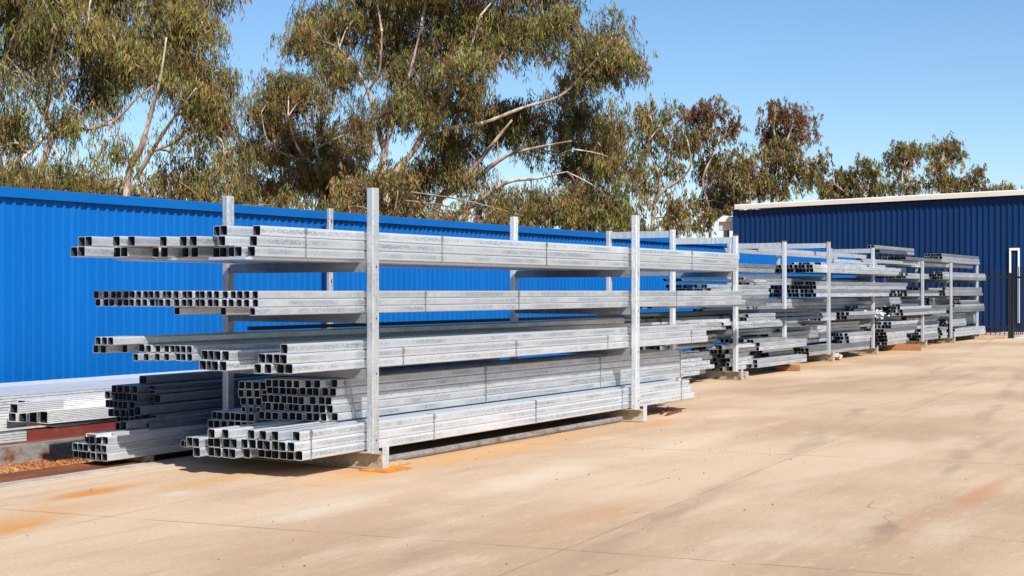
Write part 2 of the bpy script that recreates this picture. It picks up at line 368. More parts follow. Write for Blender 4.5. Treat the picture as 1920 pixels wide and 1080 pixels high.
# rounded rainwater hood and downpipe at the shed's far corner
c = at(1366, 414, 60.5)
mb = MB(); arc = [(.36*math.cos(R(a)) , .34*math.sin(R(a))) for a in range(0, 181, 15)]
poly = [(c.y - .40 + .8*i/12, c.z - .05 + .26*math.sin(R(15*i))**.7) for i in range(13)]
hood = MB().prism([(a - 12, b) for a, b in poly], c.x - SX - .35, c.x - SX + .5).build('rain_hood', M['white'], shed)
MB().box(c.x-SX-.25, c.x-SX+.4, c.y-12-.36, c.y-12+.36, c.z-.42, c.z-.055, .02).build('rain_head', M['cream'], shed)
MB().cyl((c.x-SX, c.y-12+.1, 0), (c.x-SX, c.y-12+.1, c.z-.4), .13).build('downpipe', M['beam'], shed)
MB().box(c.x-SX-.1, c.x-SX+.06, c.y-12-.95, c.y-12-.40, c.z-.25, c.z-.12).build('bracket', M['cream'], shed)

# ------------------------------------------------------------------ black security fence
def picket_panel(p0, p1, label, step=.15, pw=.013):
    p0 = Vector((*p0, 0)); p1 = Vector((*p1, 0)); d = p1 - p0; Ln = d.length; a = math.atan2(d.y, d.x)
    t = empty('security_fence', p0, label, 'fence', None, a)
    MB().box(-.05, .05, -.05, .05, 0, 2.2, .006).build('post', M['black'], t)
    MB().box(Ln-.045, Ln+.045, -.045, .045, 0, 2.2, .006).build('post', M['black'], t)
    for z in (.34, 2.02): MB().box(.051, Ln-.046, -.02, .02, z, z+.07).build('rail', M['black'], t)
    mb = MB(); k = .16
    while k < Ln - .1:
        mb.box(k-pw, k+pw, -.048, -.022, .1, 2.38); mb.add([(k-pw,-.048,2.381),(k+pw,-.048,2.381),(k+pw,-.022,2.381),(k-pw,-.022,2.381),(k,-.035,2.45)], [(0,1,4),(1,2,4),(2,3,4),(3,0,4)]); k += step
    mb.build('pickets', M['black'], t)
picket_panel((48.40, 10.10), (48.0, 14.1), 'black picket security fence panel standing across the end of the racks')
picket_panel((48.50, 10.04), (53.0, 9.62), 'black picket security fence panel running from the corner post out to the right', .22, .010)
tag(MB().box(48.0, 48.35, 10.15, 11.2, .002, .07, .01).build('timber_sleeper', M['timber']), 'pale timber sleeper at the foot of the black picket fence', 'timber')

# ------------------------------------------------------------------ rack frames
def channel_post(x, y, z0, z1, w=.095, d=.075):
    v, f = tube_arrays(z0, z1, y + d/2, x, d, w, .006, .012, 3)
    return [(c, b, a) for a, b, c in v], f
def c_beam(x, y0, y1, z0, z1, w=.055):
    t = .007                                     # channel section, web on the -x side
    poly = [(-w/2, z0), (w/2, z0), (w/2, z0+t), (-w/2+t, z0+t), (-w/2+t, z1-t), (w/2, z1-t), (w/2, z1), (-w/2, z1)]
    return MB().prism([(x + a, b) for a, b in poly], y0, y1, 'y')
def rack_frame(x, yf, yr, ztop, zrear, tiers, label, group, top=False, plate=False, bd=.085):
    t = empty('rack_frame', (x, yf, 0), label, 'rack', group)
    dep = yr - yf
    mb = MB(); mb.add(*channel_post(0, 0, .146, ztop)); mb.build('post', M['post'], t)
    mb = MB(); mb.add(*channel_post(0, dep, .146, zrear)); mb.build('post', M['post'], t)
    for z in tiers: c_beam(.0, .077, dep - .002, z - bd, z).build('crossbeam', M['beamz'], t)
    if top: c_beam(.0, .077, dep - .002, ztop - .13, ztop - .02, .06).build('top_beam', M['post'], t)
    if top:
        for yy in (0, dep): MB().box(-.05, .05, yy - .002, yy + .077, ztop + .001, ztop + .022, .003).build('cap', M['rust'], t)
    # foot: an I section on its side under both posts
    h = .145; w = .11; tt = .010
    poly = [(-w/2, 0), (w/2, 0), (w/2, tt), (tt/2, tt), (tt/2, h-tt), (w/2, h-tt), (w/2, h), (-w/2, h), (-w/2, h-tt), (-tt/2, h-tt), (-tt/2, tt), (-w/2, tt)]
    MB().prism([(a, b + .006) for a, b in poly], -.06, dep + .2, 'y').build('foot_beam', M['foot'], t)
    for yy in (0, dep): MB().box(-.085, .085, yy - .03, yy + .105, .1465, .1565, .002).build('foot_plate', M['foot'], t)
    MB().box(.005, .095, -.072, -.062, .004, .20, .002).build('end_plate', M['post'], t)
    if not top:
        for z in list(tiers) + [.30]: MB().cyl((.0, -.005, z - .04), (.0, .002, z - .04), .008, n=8).build('bolt', M['dark'], t)
    return t
T1, T2, T3 = 1.877, 1.397, .900
rack_frame(9.95, 7.53, 9.27, 2.52, 2.51, (T1 - .024, T2 - .004, T3 - .004), 'nearest galvanised rack frame, its tall front post standing on an orange base plate', 'cantilever rack frames')
rack_frame(15.22, 7.53, 9.27, 2.52, 2.55, (T1 - .024, T2 - .004, T3 - .004), 'second galvanised rack frame, carrying the far ends of the long tube bundles', 'cantilever rack frames')
tag(MB().box(9.78, 10.16, 7.28, 7.60, .001, .012).build('base_plate', M['orangeplate']), 'rusty orange base plate lying under the nearest rack post', 'plate')
far = [(20.7, 9.58, 10.75, 2.60), (23.3, 9.55, 10.8, 2.58), (27.1, 10.05, 11.25, 2.60), (30.6, 10.3, 11.5, 2.70), (34.6, 10.5, 11.6, 2.68), (39.9, 10.68, 11.75, 2.45), (43.2, 10.7, 11.75, 2.45), (47.0, 10.8, 11.8, 2.62)]
names = ['galvanised rack frame with top beam, partly hidden behind the second tall post', 'galvanised rack frame with a weathered foot just past the ends of the long bundles',
         'slim galvanised rack frame over the short bottom bundle of the middle racks', 'galvanised rack frame with red tipped posts and a pale stone at its foot',
         'galvanised rack frame with the tangled offcuts at its middle tier', 'galvanised rack frame beside the orange timber block, near the far end',
         'second last galvanised rack frame before the black picket fence', 'last galvanised rack frame, next to the black picket fence']
for (x, yf, yr, zt), nm in zip(far, names):
    rack_frame(x, yf, yr, zt, zt, (1.93, 1.43, .90), nm, 'rack frames of the far racks', top=True)
t = empty('steel_post', (17.2, 13.9, 0), 'lone slotted galvanised post standing against the blue fence', 'post')
mb = MB(); mb.add(*channel_post(0, 0, 0, 2.90, .10, .06)); mb.build('post_section', M['post'], t)
mb = MB()
for k in range(14): mb.box(-.012, .012, -.003, .001, .2 + k*.19, .26 + k*.19)
mb.build('slots', M['dark'], t)

# ------------------------------------------------------------------ tubes
_tm = {}
def tube_mesh(s, h, Ln, mat):
    key = (round(s, 4), round(h, 4), round(Ln, 2), mat)
    if key not in _tm:
        v, f = tube_arrays(0, Ln, 0, 0, s, h, .0042, min(.0145, h*.3), 3)
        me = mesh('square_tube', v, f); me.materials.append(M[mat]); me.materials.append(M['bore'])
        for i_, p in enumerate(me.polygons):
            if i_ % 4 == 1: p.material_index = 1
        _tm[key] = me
    return _tm[key]
ORD = ['first','second','third','fourth','fifth','sixth','seventh','eighth','ninth','tenth','eleventh','twelfth','thirteenth','fourteenth','fifteenth','sixteenth','seventeenth','eighteenth','nineteenth','twentieth','twenty-first','twenty-second','twenty-third','twenty-fourth','twenty-fifth','twenty-sixth','twenty-seventh','twenty-eighth','twenty-ninth','thirtieth']
ntube = [0]
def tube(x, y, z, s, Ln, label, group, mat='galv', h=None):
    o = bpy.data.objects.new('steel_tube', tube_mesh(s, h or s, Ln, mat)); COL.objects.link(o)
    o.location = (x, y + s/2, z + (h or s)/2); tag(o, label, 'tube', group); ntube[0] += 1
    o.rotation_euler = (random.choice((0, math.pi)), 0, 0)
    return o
def row(y0, z, s, pitch, ends, Ln, rowname, where, group, slots=None, mat='galv'):
    """ends: image columns of the near ends, front tube first"""
    for i, px in enumerate(ends):
        k = slots[i] if slots else i
        y = y0 + k * pitch
        x = xat(px, y) + random.uniform(-.01, .01)
        tube(x, y, z, s, Ln + random.uniform(-.05, .05), f'tube {ORD[i]} from front in {rowname} row, {where}', group, mat)
YF = 7.66
# top tier of the nearest rack
g = 'square tubes on the top tier of the nearest rack'; w = 'top tier of nearest rack'
s = .0845
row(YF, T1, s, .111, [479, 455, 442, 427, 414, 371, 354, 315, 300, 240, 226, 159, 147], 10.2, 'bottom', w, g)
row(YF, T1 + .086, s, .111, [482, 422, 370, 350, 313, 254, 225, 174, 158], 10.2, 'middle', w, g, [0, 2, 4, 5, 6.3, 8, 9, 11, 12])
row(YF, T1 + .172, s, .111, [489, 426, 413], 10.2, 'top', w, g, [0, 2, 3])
# second tier
g = 'square tubes on the second tier of the nearest rack'; w = 'second tier of nearest rack'
s = .0662; p = .0671
row(YF, T2, s, p, [480, 425, 339], 10.45, 'bottom', w, g, [0, 5, 12])
row(YF, T2 + .068, s, p, [484, 467, 454, 440, 425, 410, 398, 386, 376, 362, 350, 336, 320, 307, 301, 289, 277, 264, 251, 241, 228, 216, 204, 190, 179][:24], 10.3, 'middle', w, g)
row(YF, T2 + .136, s, p, [484, 469, 456, 442, 427, 410, 398, 384, 375, 362, 350, 336, 322, 313, 301, 289, 278, 264, 252, 240, 229, 218, 203, 187], 10.3, 'top', w, g)
for k in range(6, 24):                            # short packers under the two upper rows, hidden by the front tubes
    if k == 12: continue
    tube(9.6, YF + k*p, T2, s, 9.0, f'tube {ORD[k-6]} from the front in the short layer under the second tier', g)
# third tier
g = 'square tubes on the third tier of the nearest rack'; w = 'third tier of nearest rack'
s = .083; p = .0845
row(YF, T3, s, p, [548, 532, 508, 489], 8.68, 'bottom', w, g)
row(YF, T3 + .0845, s, p, [538, 525, 511, 498], 8.68, 'middle', w, g)
row(YF + .02, T3 + .169, s, p, [540], 8.72, 'top', w, g)
w = 'middle bundle on third tier of nearest rack'
row(8.05, T3 + .03, s, p, [424, 410, 400, 387], 6.0, 'bottom', w, g)
row(8.05, T3 + .115, s, p, [429, 414, 402, 389], 6.0, 'top', w, g)
w = 'slim bundle on third tier of nearest rack'
s = .066
row(8.46, 1.00, s, .0675, [361, 349, 339, 316, 301, 280, 258], 6, 'bottom', w, g)
row(8.46, 1.068, s, .0675, [361, 349, 339, 329, 318, 301, 282, 270][:7], 6, 'top', w, g)
w = 'overhanging bundle, third tier of nearest rack'
s = .07
row(8.95, 1.068, s, .0712, [272, 240, 198, 185], 9.5, 'lower', w, g)
row(8.95, 1.139, s, .0712, [212, 200, 190], 9.5, 'upper', w, g)
for k in range(9): tube(9.5, 8.42 + k*.087, T3, .083, 7.2, f'tube {ORD[k]} from front under the slim bundle on the third crossbeam', g)
# bottom front bundle
g = 'square tubes in the lowest front bundle'; w = 'lowest front bundle'
s = .083; p = .0848; A0 = .156
row(YF, A0, s, p, [566, 551, 537, 524, 510, 498, 470, 443, 430, 416, 403, 374], 8.10, 'bottom', w, g)
row(YF, A0 + .0845, s, p, [551, 536, 522, 507, 494, 480, 465, 446, 430, 415, 403, 375, 363], 8.10, 'middle', w, g)
row(YF, A0 + .169, s, p, [563, 522, 500, 477, 428, 404], 8.0, 'top', w, g, [0, 2, 3.4, 5, 7.6, 9])
# middle bundle on top of it, set back
g = 'square tubes in the tall stack behind the lowest bundle'; w = 'tall stack behind lowest bundle'
s = .0755; p = .077; B0 = .412; YB = 7.93
row(YB, B0, s, p, [635, 612, 598, 585, 568, 553, 540, 522, 508, 496], 7.5, 'bottom', w, g)
row(YB, B0 + .077, s, p, [625, 611, 598, 583, 575, 562, 552, 535, 522, 508], 7.5, 'second', w, g)
row(YB, B0 + .154, s, p, [622, 608, 591, 571, 559, 551, 537, 524, 514, 503], 7.5, 'third', w, g)
row(YB, B0 + .231, s, p, [630, 616, 597, 586, 573, 558, 547, 535, 523, 511], 7.5, 'fourth', w, g)
row(YB, B0 + .308, s, p, [633, 600, 583, 561, 548, 535, 523, 510], 7.5, 'top', w, g)
for k in range(9):                                 # rests on these, behind the lowest front bundle
    tube(9.3 + .02*(k % 3), 8.74 + k*.0655, A0, .064, 7, f'tube {ORD[k]} from front on the foot beams, behind the lowest bundle', g)
g = 'square tubes in the rear stack of the nearest rack'; w = 'rear stack of nearest rack'
Y0 = 8.722
row(Y0, .235, s, p, [478, 462, 446, 436, 424, 414], 7, 'bottom', w, g)
row(Y0, .312, s, p, [477, 464, 452, 440, 427, 413, 401], 7, 'second', w, g)
row(Y0, .389, s, p, [476, 463, 450, 443, 430, 418, 407], 7, 'third', w, g)
row(Y0, .520, s, p, [505, 490, 476, 462], 7, 'fourth', w, g)
row(Y0, .597, s, p, [503, 488, 473, 459], 7, 'fifth', w, g)
row(Y0, .674, s, p, [500, 486, 473, 460], 7, 'top', w, g)
for k in range(3): tube(9.75, Y0 + k*.09, .466, .052, 7, f'slim packer tube, {ORD[k]} from the front under the upper rear stack', g)
# pile on the ground at the left
g = 'square tubes piled on the ground behind the nearest rack'; w = 'low ground pile on the left'
s = .0735; p = .0745; D0 = .062; YD = 9.62
def fitD(y): return y
row(YD, D0, s, p, [201, 190.6, 180, 171, 163, 156, 148], 6.5, 'bottom', w, g)
row(YD, D0 + .075, s, p, [201, 189, 178, 167, 156, 146], 6.5, 'middle', w, g)
row(YD, D0 + .150, s, p, [202, 191, 179, 168], 6.5, 'top', w, g)
for k in range(3): tag(MB().box(9.2 + 2.2*k, 9.3 + 2.2*k, 9.63, 10.6, .013 if False else -.028, .060, .004).build('timber_bearer', M['timber']), ['timber bearer under the near end of the low ground pile', 'timber bearer under the middle of the low ground pile', 'timber bearer under the far end of the low ground pile'][k], 'timber', 'bearers under the ground pile')
w = 'dark stack on the ground pile'
YE = 9.98
for rr in range(4):                                # lower rows of the dark stack, their ends behind the low pile
    row(YE + .1 , D0 + .082*rr, .075, .083, [262, 252, 243, 235, 228], 6.5, ['first', 'second', 'third', 'fourth'][rr] + ' hidden', w, g, None, 'galvshade')
row(YE, .392, s, p, [246, 236, 225, 213], 6.5, 'bottom', w, g, None, 'galvshade')
row(YE, .467, s, p, [252, 240, 231, 223, 215, 207], 6.5, 'second', w, g, None, 'galvshade')
row(YE, .542, s, p, [258, 248, 241, 232, 224, 217, 208], 6.5, 'third', w, g, None, 'galvshade')
row(YE, .617, s, p, [257, 242, 231, 218], 6.5, 'top', w, g, None, 'galvshade')
for (px, y, z, ss, hh, lab) in (
        (275, 10.02, .694, .10, .082, 'wide dark tube lying topmost on the ground pile'), (291, 9.84, .652, .085, .040, 'upper flat tube of the thin pair on the ground pile'),
        (291, 9.84, .610, .085, .040, 'lower flat tube of the thin pair on the ground pile'), (301, 9.80, .525, .09, .080, 'dark tube under the thin pair on the ground pile'),
        (264, 9.74, .430, .09, .085, 'shiny tube with scuffed pale end sticking out of the ground pile'), (293, 9.68, .365, .08, .063, 'dark tube with a pale edge under the shiny tube'),
        (237, 9.66, .318, .085, .085, 'short pale edged tube low on the ground pile'), (280, 9.62, .300, .04, .064, 'thin dark tube low on the front of the ground pile'),
        (253, 9.88, .405, .085, .080, 'dark tube beside the shiny tube on the ground pile')):
    tube(xat(px, y), y, z, ss, 6.0, lab, g, 'galvshade', hh)
def flat(px, px1, y, z, wd, h, mat, label, cat='steel bar', name='steel_channel', group=None):
    x0 = xat(px, y); x1 = px1 if px1 < 60 else xat(px1, y); t = .005
    poly = [(0, 0), (wd, 0), (wd, h), (wd-t, h), (wd-t, t), (t, t), (t, h), (0, h)] if h > .03 else [(0, 0), (wd, 0), (wd, h), (0, h)]
    if h > .03: poly = [(a, h - b) for a, b in poly]
    return tag(MB().prism([(y + a, z + b) for a, b in poly], x0, x1).build(name, M[mat]), label, cat, group)
flat(180, 12.5, 9.66, .286, .13, .031, 'purlin', 'pale topped channel lying on the low ground pile')
flat(212, 12.0, 9.63, .286, .03, .031, 'galv', 'narrow channel at the front edge of the low ground pile')

# thin packing bars beneath the top tier
flat(306, 15.6, 8.62, T1 - .023, .10, .021, 'galv', 'flat galvanised packing bar under the overhanging top tier tubes', 'bar', 'packing_bar')
flat(330, 15.6, 8.40, T1 - .023, .10, .021, 'galv', 'second flat packing bar, nearer the front under the top tier', 'bar', 'packing_bar')
flat(460, 15.6, 7.70, T1 - .023, .40, .021, 'galv', 'wide flat packing bar under the front tubes of the top tier', 'bar', 'packing_bar')
flat(470, 15.6, 8.15, T1 - .023, .20, .021, 'galv', 'middle flat packing bar hidden under the top tier', 'bar', 'packing_bar')
flat(250, 15.6, 8.80, T1 - .023, .20, .021, 'galv', 'rear flat packing bar under the top tier', 'bar', 'packing_bar')

# ------------------------------------------------------------------ steel straps round the bundles
def strap(px, y0, y1, z0, z1, label, group, wd=.02):
    x = xat(px, y0); t = .0022
    mb = MB()
    mb.box(x, x + wd, y0 - t, y0 + .0003, z0 - t, z1 + t); mb.box(x, x + wd, y0 + .0004, y1, z1, z1 + t); mb.box(x, x + wd, y0 + .0004, y1, z0 - t, z0); mb.box(x, x + wd, y1 + .0001, y1 + t, z0 - t, z1 + t)
    mb.box(x - .008, x + wd + .008, y0 - .005, y0 - t - .0002, z1 - .05, z1 - .01)
    tag(mb.build('steel_strap', M['strap']), label, 'strap', group)
gs = 'steel straps round the tube bundles'
for i, px in enumerate((572, 828, 1024, 1297)): strap(px, YF, YF + .084, T1, T1 + .2575, f'thin steel strap on the top tier tubes, {ORD[i]} from the left', gs)
for i, px in enumerate((797, 972, 1268)): strap(px, YF, YF + .066, T2, T2 + .203, f'thin steel strap on the second tier tubes, {ORD[i]} from the left', gs)
for i, px in enumerate((755, 967, 1139, 1296)): strap(px, YF, YF + .083, T3, T3 + .168, f'thin steel strap on the third tier tubes, {ORD[i]} from the left', gs)
for i, px in enumerate((910, 1125, 1275)): strap(px, YB, YB + .0755, B0, B0 + .3845, f'thin steel strap on the tall recessed stack, {ORD[i]} from the left', gs)
for i, px in enumerate((582, 813, 1004, 1166, 1277)): strap(px, YF, YF + .083, A0, A0 + .2525, f'thin steel strap on the lowest front bundle, {ORD[i]} from the left', gs)
# blue-grey loose strap hanging at the near post
tag(MB().add(*[(lambda a, b: ([ (a.x, a.y, a.z), (a.x+.03, a.y, a.z), (b.x+.03, b.y, b.z), (b.x, b.y, b.z), (a.x, a.y+.004, a.z), (a.x+.03, a.y+.004, a.z), (b.x+.03, b.y+.004, b.z), (b.x, b.y+.004, b.z)],
      [(0,1,2,3),(7,6,5,4),(0,4,5,1),(1,5,6,2),(2,6,7,3),(3,7,4,0)]))(Vector((xat(653, 7.9), 7.9, .79)), Vector((xat(664, 7.9), 7.9, .42)))][0]).build('loose_strap', M['strap']), 'loose steel strap hanging in front of the tall stack by the nearest post', 'strap')

# ------------------------------------------------------------------ purlins, beams and scrap at the far left
gp = 'nested purlins stacked by the blue fence'
def lamina(x0, x1, y0, y1, z, h, label, mat='purlin', lip=.006):
    mb = MB(); mb.prism([(y0, z), (y0 + lip, z - .003), (y1 - lip, z - .003), (y1, z), (y1, z + h*.62), (y1 - lip, z + h*.7), (y0 + lip, z + h*.7), (y0, z + h*.62)], x0, x1)
    tag(mb.build('steel_purlin', M[mat]), label, 'purlin', gp)
def ribbed(x0, x1, y0, wd, z0, h, label, group=gp, ribs_=7, mat='purlin'):
    n = ribs_; o = []; t = .006
    for k in range(n):
        za = h*k/n; o += [(0, za + h*.12/n), (0, za + h*.70/n), (.009, za + h*.80/n), (.009, za + h*.98/n)]
    left = [(a, b) for a, b in o]; outer = [(0, 0)] + left[1:] + [(0, h)] + [(wd - a, b) for a, b in reversed(left[1:])] + [(wd, 0)]
    outer = [(0, 0)] + left[1:-1] + [(0, h)] + [(wd, h)] + [(wd - a, b) for a, b in reversed(left[1:-1])] + [(wd, 0)]
    cx, cz = wd/2, h/2
    inner = [((a - cx)*(1 - 2*(t + .009)/wd) + cx, (b - cz)*(1 - 2*t/h) + cz) for a, b in outer]
    m = len(outer); v = []
    for X in (x0, x1): v += [(X, y0 + a, z0 + b) for a, b in outer] + [(X, y0 + a, z0 + b) for a, b in inner]
    f = []
    for k in range(m):
        k2 = (k+1) % m; f += [(k, k2, 2*m+k2, 2*m+k), (m+k2, m+k, 3*m+k, 3*m+k2), (k2, k, m+k, m+k2), (2*m+k, 2*m+k2, 3*m+k2, 3*m+k)]
    o_ = MB().add(v, f).build('ribbed_section', M[mat]); o_.data.materials.append(M['bore'])
    for i_, p in enumerate(o_.data.polygons):
        if i_ % 4 == 1: p.material_index = 1
    tag(o_, label, 'steel section', group)
for k in range(4): ribbed(xat(91, 10.95) - .012*k, 14, 10.95 + k*.140, .137, .298, .120, f'ribbed pale box section, {ORD[k]} from the front in the lower row by the red channel', ribs_=7)
ribbed(xat(35, 10.98), xat(120, 10.98), 10.98, .137, .420, .095, 'short ribbed box section on top of the lower row', ribs_=5)
for k in range(2): ribbed(xat(66, 11.13), 14, 11.122 + k*.140, .137, .420, .095, f'ribbed pale box section, {("front", "rear")[k]} one of the pair behind the short one', ribs_=5)
for r_ in range(2):
    for k in range(3): ribbed(3 + .1*k, 14, 11.60 + k*.56, .555, .20 + .172*r_, .170, f'long white ribbed section, {ORD[k]} from the front in the {("lower", "top")[r_]} layer of the white pile', ribs_=6)
for xx in (7.2, 9.5, 11.6): tag(MB().box(xx, xx + .1, 11.15, 13.3, -.028, .19, .004).build('timber_bearer', M['timber']), f'timber bearer under the white purlin pile, {ORD[int((xx-7.2)/2)]} from the left', 'timber', 'bearers under the purlin pile')
for xx in (9.4, 11.4): tag(MB().box(xx, xx + .1, 11.14, 11.55, .192, .296, .004).build('timber_packer', M['timber']), 'timber packer under the near end of the nested purlins' if xx < 10 else 'timber packer under the far end of the nested purlins', 'timber', 'packers under the nested purlins')
def ibeam(y, z, wd, h, x0, x1, mat, name, label):
    t = .011; poly = [(0, 0), (wd, 0), (wd, t), (wd/2+t/2, t), (wd/2+t/2, h-t), (wd, h-t), (wd, h), (0, h), (0, h-t), (wd/2-t/2, h-t), (wd/2-t/2, t), (0, t)]
    return tag(MB().prism([(y + a, z + b) for a, b in poly], x0, x1).build(name, M[mat]), label, 'steel beam')
def cbeam(y, z, wd, h, x0, x1, mat, name, label, cat='steel beam'):
    t = .008; poly = [(0, 0), (wd, 0), (wd, t), (t, t), (t, h-t), (wd, h-t), (wd, h), (0, h)]
    return tag(MB().prism([(y + a, z + b) for a, b in poly], x0, x1).build(name, M[mat]), label, cat)
cbeam(10.80, -.028, .10, .172, 2, 10.4, 'beam', 'steel_beam', 'grey steel channel beam lying beside the orange gravel')
cbeam(9.64, -.028, .40, .042, 2, 9.15, 'rust', 'rusty_beam', 'brown rusty beam lying along the kerb strip')
xr = xat(52, 11.0)
red = cbeam(11.0, .15, .11, .098, xr, 13, 'redox', 'red_beam', 'red oxide painted channel lying in front of the white purlins')
MB().prism([(xr - .25, .02), (xr + .10, .02), (xr + .26, .132), (xr - .16, .132)], 10.94, 11.06, 'y').build('cleat', M['redox'], red)
ribbed(2, xr - .012, 11.0, .11, .152, .095, 'ribbed pale section at the left end of the red channel', ribs_=4)
for k in range(2): lamina(2 if k else xat(104, 11.02), 13, 11.005, 11.10, .2525 + k*.014, .013, ['thin white strip lying along top of the red channel', 'upper thin white strip on top of the red channel'][k])
tag(MB().box(2, 14, 10.985, 11.12, .134, .148).build('steel_plate', M['rust']), 'rusty plate strip beneath the red channel', 'plate')
for xx in (4.0, 8.0, 11.0): tag(MB().box(xx, xx + .1, 10.93, 11.13, -.028, .132, .003).build('timber_bearer', M['timber']), f'timber bearer below the red channel, {ORD[int((xx-4)/3.4)]} from the left', 'timber', 'bearers under the red channel')
# long pipe lying at the front under the nearest rack
tag(MB().cyl((10.12, 7.72, .035), (15.1, 7.72, .035), .033, n=14).build('steel_pipe', M['beam'], smooth=False), 'grey pipe lying on the concrete under the lowest front bundle', 'pipe')
tag(MB().box(10.05, 10.45, 7.50, 7.62, .002, .03, .004).build('timber_offcut', M['timber']), 'flat timber offcut beside the foot of the nearest post', 'timber')
# long bars between the racks seen through the tiers
gb = 'dark bars behind the nearest rack'
for i, (y, z, x0, x1, mt) in enumerate(((9.42, 1.45, 17.2, 20.5, 'dark'), (9.46, 1.48, 17.2, 20.3, 'dark'), (9.6, 1.13, 11, 19.5, 'beam'), (9.7, 1.05, 10.8, 22, 'galv'), (9.52, 1.20, 10.5, 20, 'dark'))):
    tag(MB().box(x0, x1, y, y + .05, z, z + .04, .004).build('steel_bar', M[mt]), ['dark slim bar seen above the second tier past the middle', 'second dark slim bar just above and behind the first', 'grey bar running behind the third tier', 'galvanised bar lowest of those behind the third tier', 'dark bar topmost of those behind the third tier'][i], 'bar', gb)
for i, (x, z) in enumerate(((17.2, 1.44), (20.2, 1.44), (11.2, 1.045), (19.2, 1.045))):
    tag(MB().box(x, x + .06, 9.38, 9.78, z - .05, z - .002).build('support_arm', M['dark']) , ['dark support arm under near ends of the slim bars', 'dark support arm under far ends of the slim bars', 'dark support arm near the first rear post', 'dark support arm near the far end of the grey bar'][i], 'bracket')

# ------------------------------------------------------------------ tubes of the far racks
gf = 'square tubes at the near end of the middle racks'
BIG = MB()
def fb(pxL, pxR, y, z0, s, rows, cols, jit=6, single=0, where='', skip=0, rjit=4):
    for r_ in range(rows):
        jr = random.uniform(-jit, jit) * .5
        for c_ in range(skip, cols):
            yy = y + c_ * (s + .004) + random.uniform(0, .004); z = z0 + r_ * (s + .005)
            xl = xat(pxL, y) + (jr + random.uniform(-jit, jit)) * .02 * (y / 8); xr_ = xat(pxR, y) + random.uniform(-rjit, rjit) * .02 * (y / 8)
            if xr_ - xl < .4: xr_ = xl + .4
            if single and c_ < single:
                tube(xl, yy, z, s, round(xr_ - xl, 1), f'tube {ORD[c_]} from front, {("lower","upper")[r_]} row, {where}', gf)
            else:
                v, f = tube_arrays(xl, xr_, yy + s/2, z + s/2, s, s, .004, .008, 1); BIG.add(v, f)
y = 9.66
fb(1300, 1452, y, 1.945, .074, 2, 10)
fb(1210, 1445, y, 1.45, .062, 2, 13, 3); fb(1328, 1443, y, 1.578, .062, 2, 12, 5)
fb(1220, 1436, 8.9, 1.335, .07, 1, 3)
fb(1364, 1466, y, .905, .064, 2, 11, 8); fb(1398, 1452, y, 1.037, .064, 2, 8, 8)
fb(1418, 1472, y, .625, .066, 1, 9, 6); 
fb(1426, 1514, y, .470, .074, 2, 8, 4, 4, 'upper short bundle of middle rack')
fb(1436, 1490, y + .25, .31, .074, 2, 8, 10)
fb(1420, 1514, y - .02, .155, .074, 2, 7, 3, 4, 'bottom short bundle of middle rack')
fb(1368, 1408, y + .03, .155, .074, 6, 9, 14, rjit=14)
fb(1255, 1328, y + .05, .155, .074, 5, 9, 16, rjit=16); fb(1255, 1345, y + .3, .60, .07, 3, 8, 14, rjit=14); fb(1285, 1362, y + .05, .905, .06, 3, 8, 10, rjit=10)
y = 10.35
fb(1525, 1688, y, 2.005, .084, 2, 13, 3); fb(1545, 1660, y + .35, 2.18, .082, 1, 9, 9)
fb(1528, 1668, y, 1.455, .086, 2, 13, 3); fb(1532, 1701, y, 1.63, .086, 2, 13, 3)
fb(1545, 1566, y, .92, .085, 2, 11, 8); fb(1590, 1652, y, .92, .085, 2, 11, 5); fb(1606, 1640, y + .3, 1.10, .06, 2, 6, 8)
fb(1515, 1632, y, .165, .085, 2, 12, 4); fb(1438, 1536, y + .02, .56, .08, 2, 10, 6); fb(1470, 1530, y + .2, .73, .07, 1, 8, 9); fb(1590, 1634, y + .1, .34, .08, 3, 11, 8)
fb(1470, 1620, y + .5, .40, .075, 3, 6, 9)
y = 10.62
fb(1664, 1700, y, .165, .084, 3, 13, 4); fb(1660, 1716, y, .425, .084, 2, 13, 4); fb(1671, 1722, y, .60, .084, 2, 13, 5)
fb(1690, 1745, y, .92, .08, 3, 12, 10); fb(1690, 1722, y, 1.165, .07, 1, 10, 10)
y = 10.78
fb(1700, 1765, y, 2.46, .082, 1, 12, 3); fb(1640, 1714, y - .1, 2.69, .082, 1, 2, 2); fb(1650, 1716, y + .1, 2.61, .076, 1, 3, 2)
fb(1766, 1836, y, 2.46, .084, 3, 6, 3); fb(1790, 1839, y, 2.46, .084, 1, 12, 3, skip=6)
fb(1768, 1849, y, 1.94, .082, 2, 12, 2); fb(1768, 1846, y, 2.108, .06, 1, 5, 2)
fb(1700, 1742, y, 1.94, .07, 2, 12, 6)
fb(1772, 1842, y, 1.44, .086, 3, 12, 2); fb(1700, 1760, y, 1.44, .08, 2, 12, 8); fb(1745, 1765, y, 1.61, .07, 1, 8, 8)
fb(1786, 1846, y, .92, .078, 3, 12, 8); fb(1740, 1775, y, .92, .078, 3, 12, 8); fb(1800, 1836, y, 1.17, .06, 2, 10, 8)
fb(1766, 1776, y, .165, .08, 4, 12, 8); fb(1728, 1758, y, .165, .08, 4, 12, 8); fb(1792, 1848, y, .165, .08, 3, 12, 8); fb(1786, 1812, y, .49, .07, 3, 11, 8)
y = 9.7
fb(1290, 1440, y + .45, 1.76, .055, 1, 8, 9); fb(1230, 1420, y + .5, 1.05, .06, 2, 8, 14); fb(1300, 1450, y + .6, .72, .06, 2, 6, 14)
y = 10.4
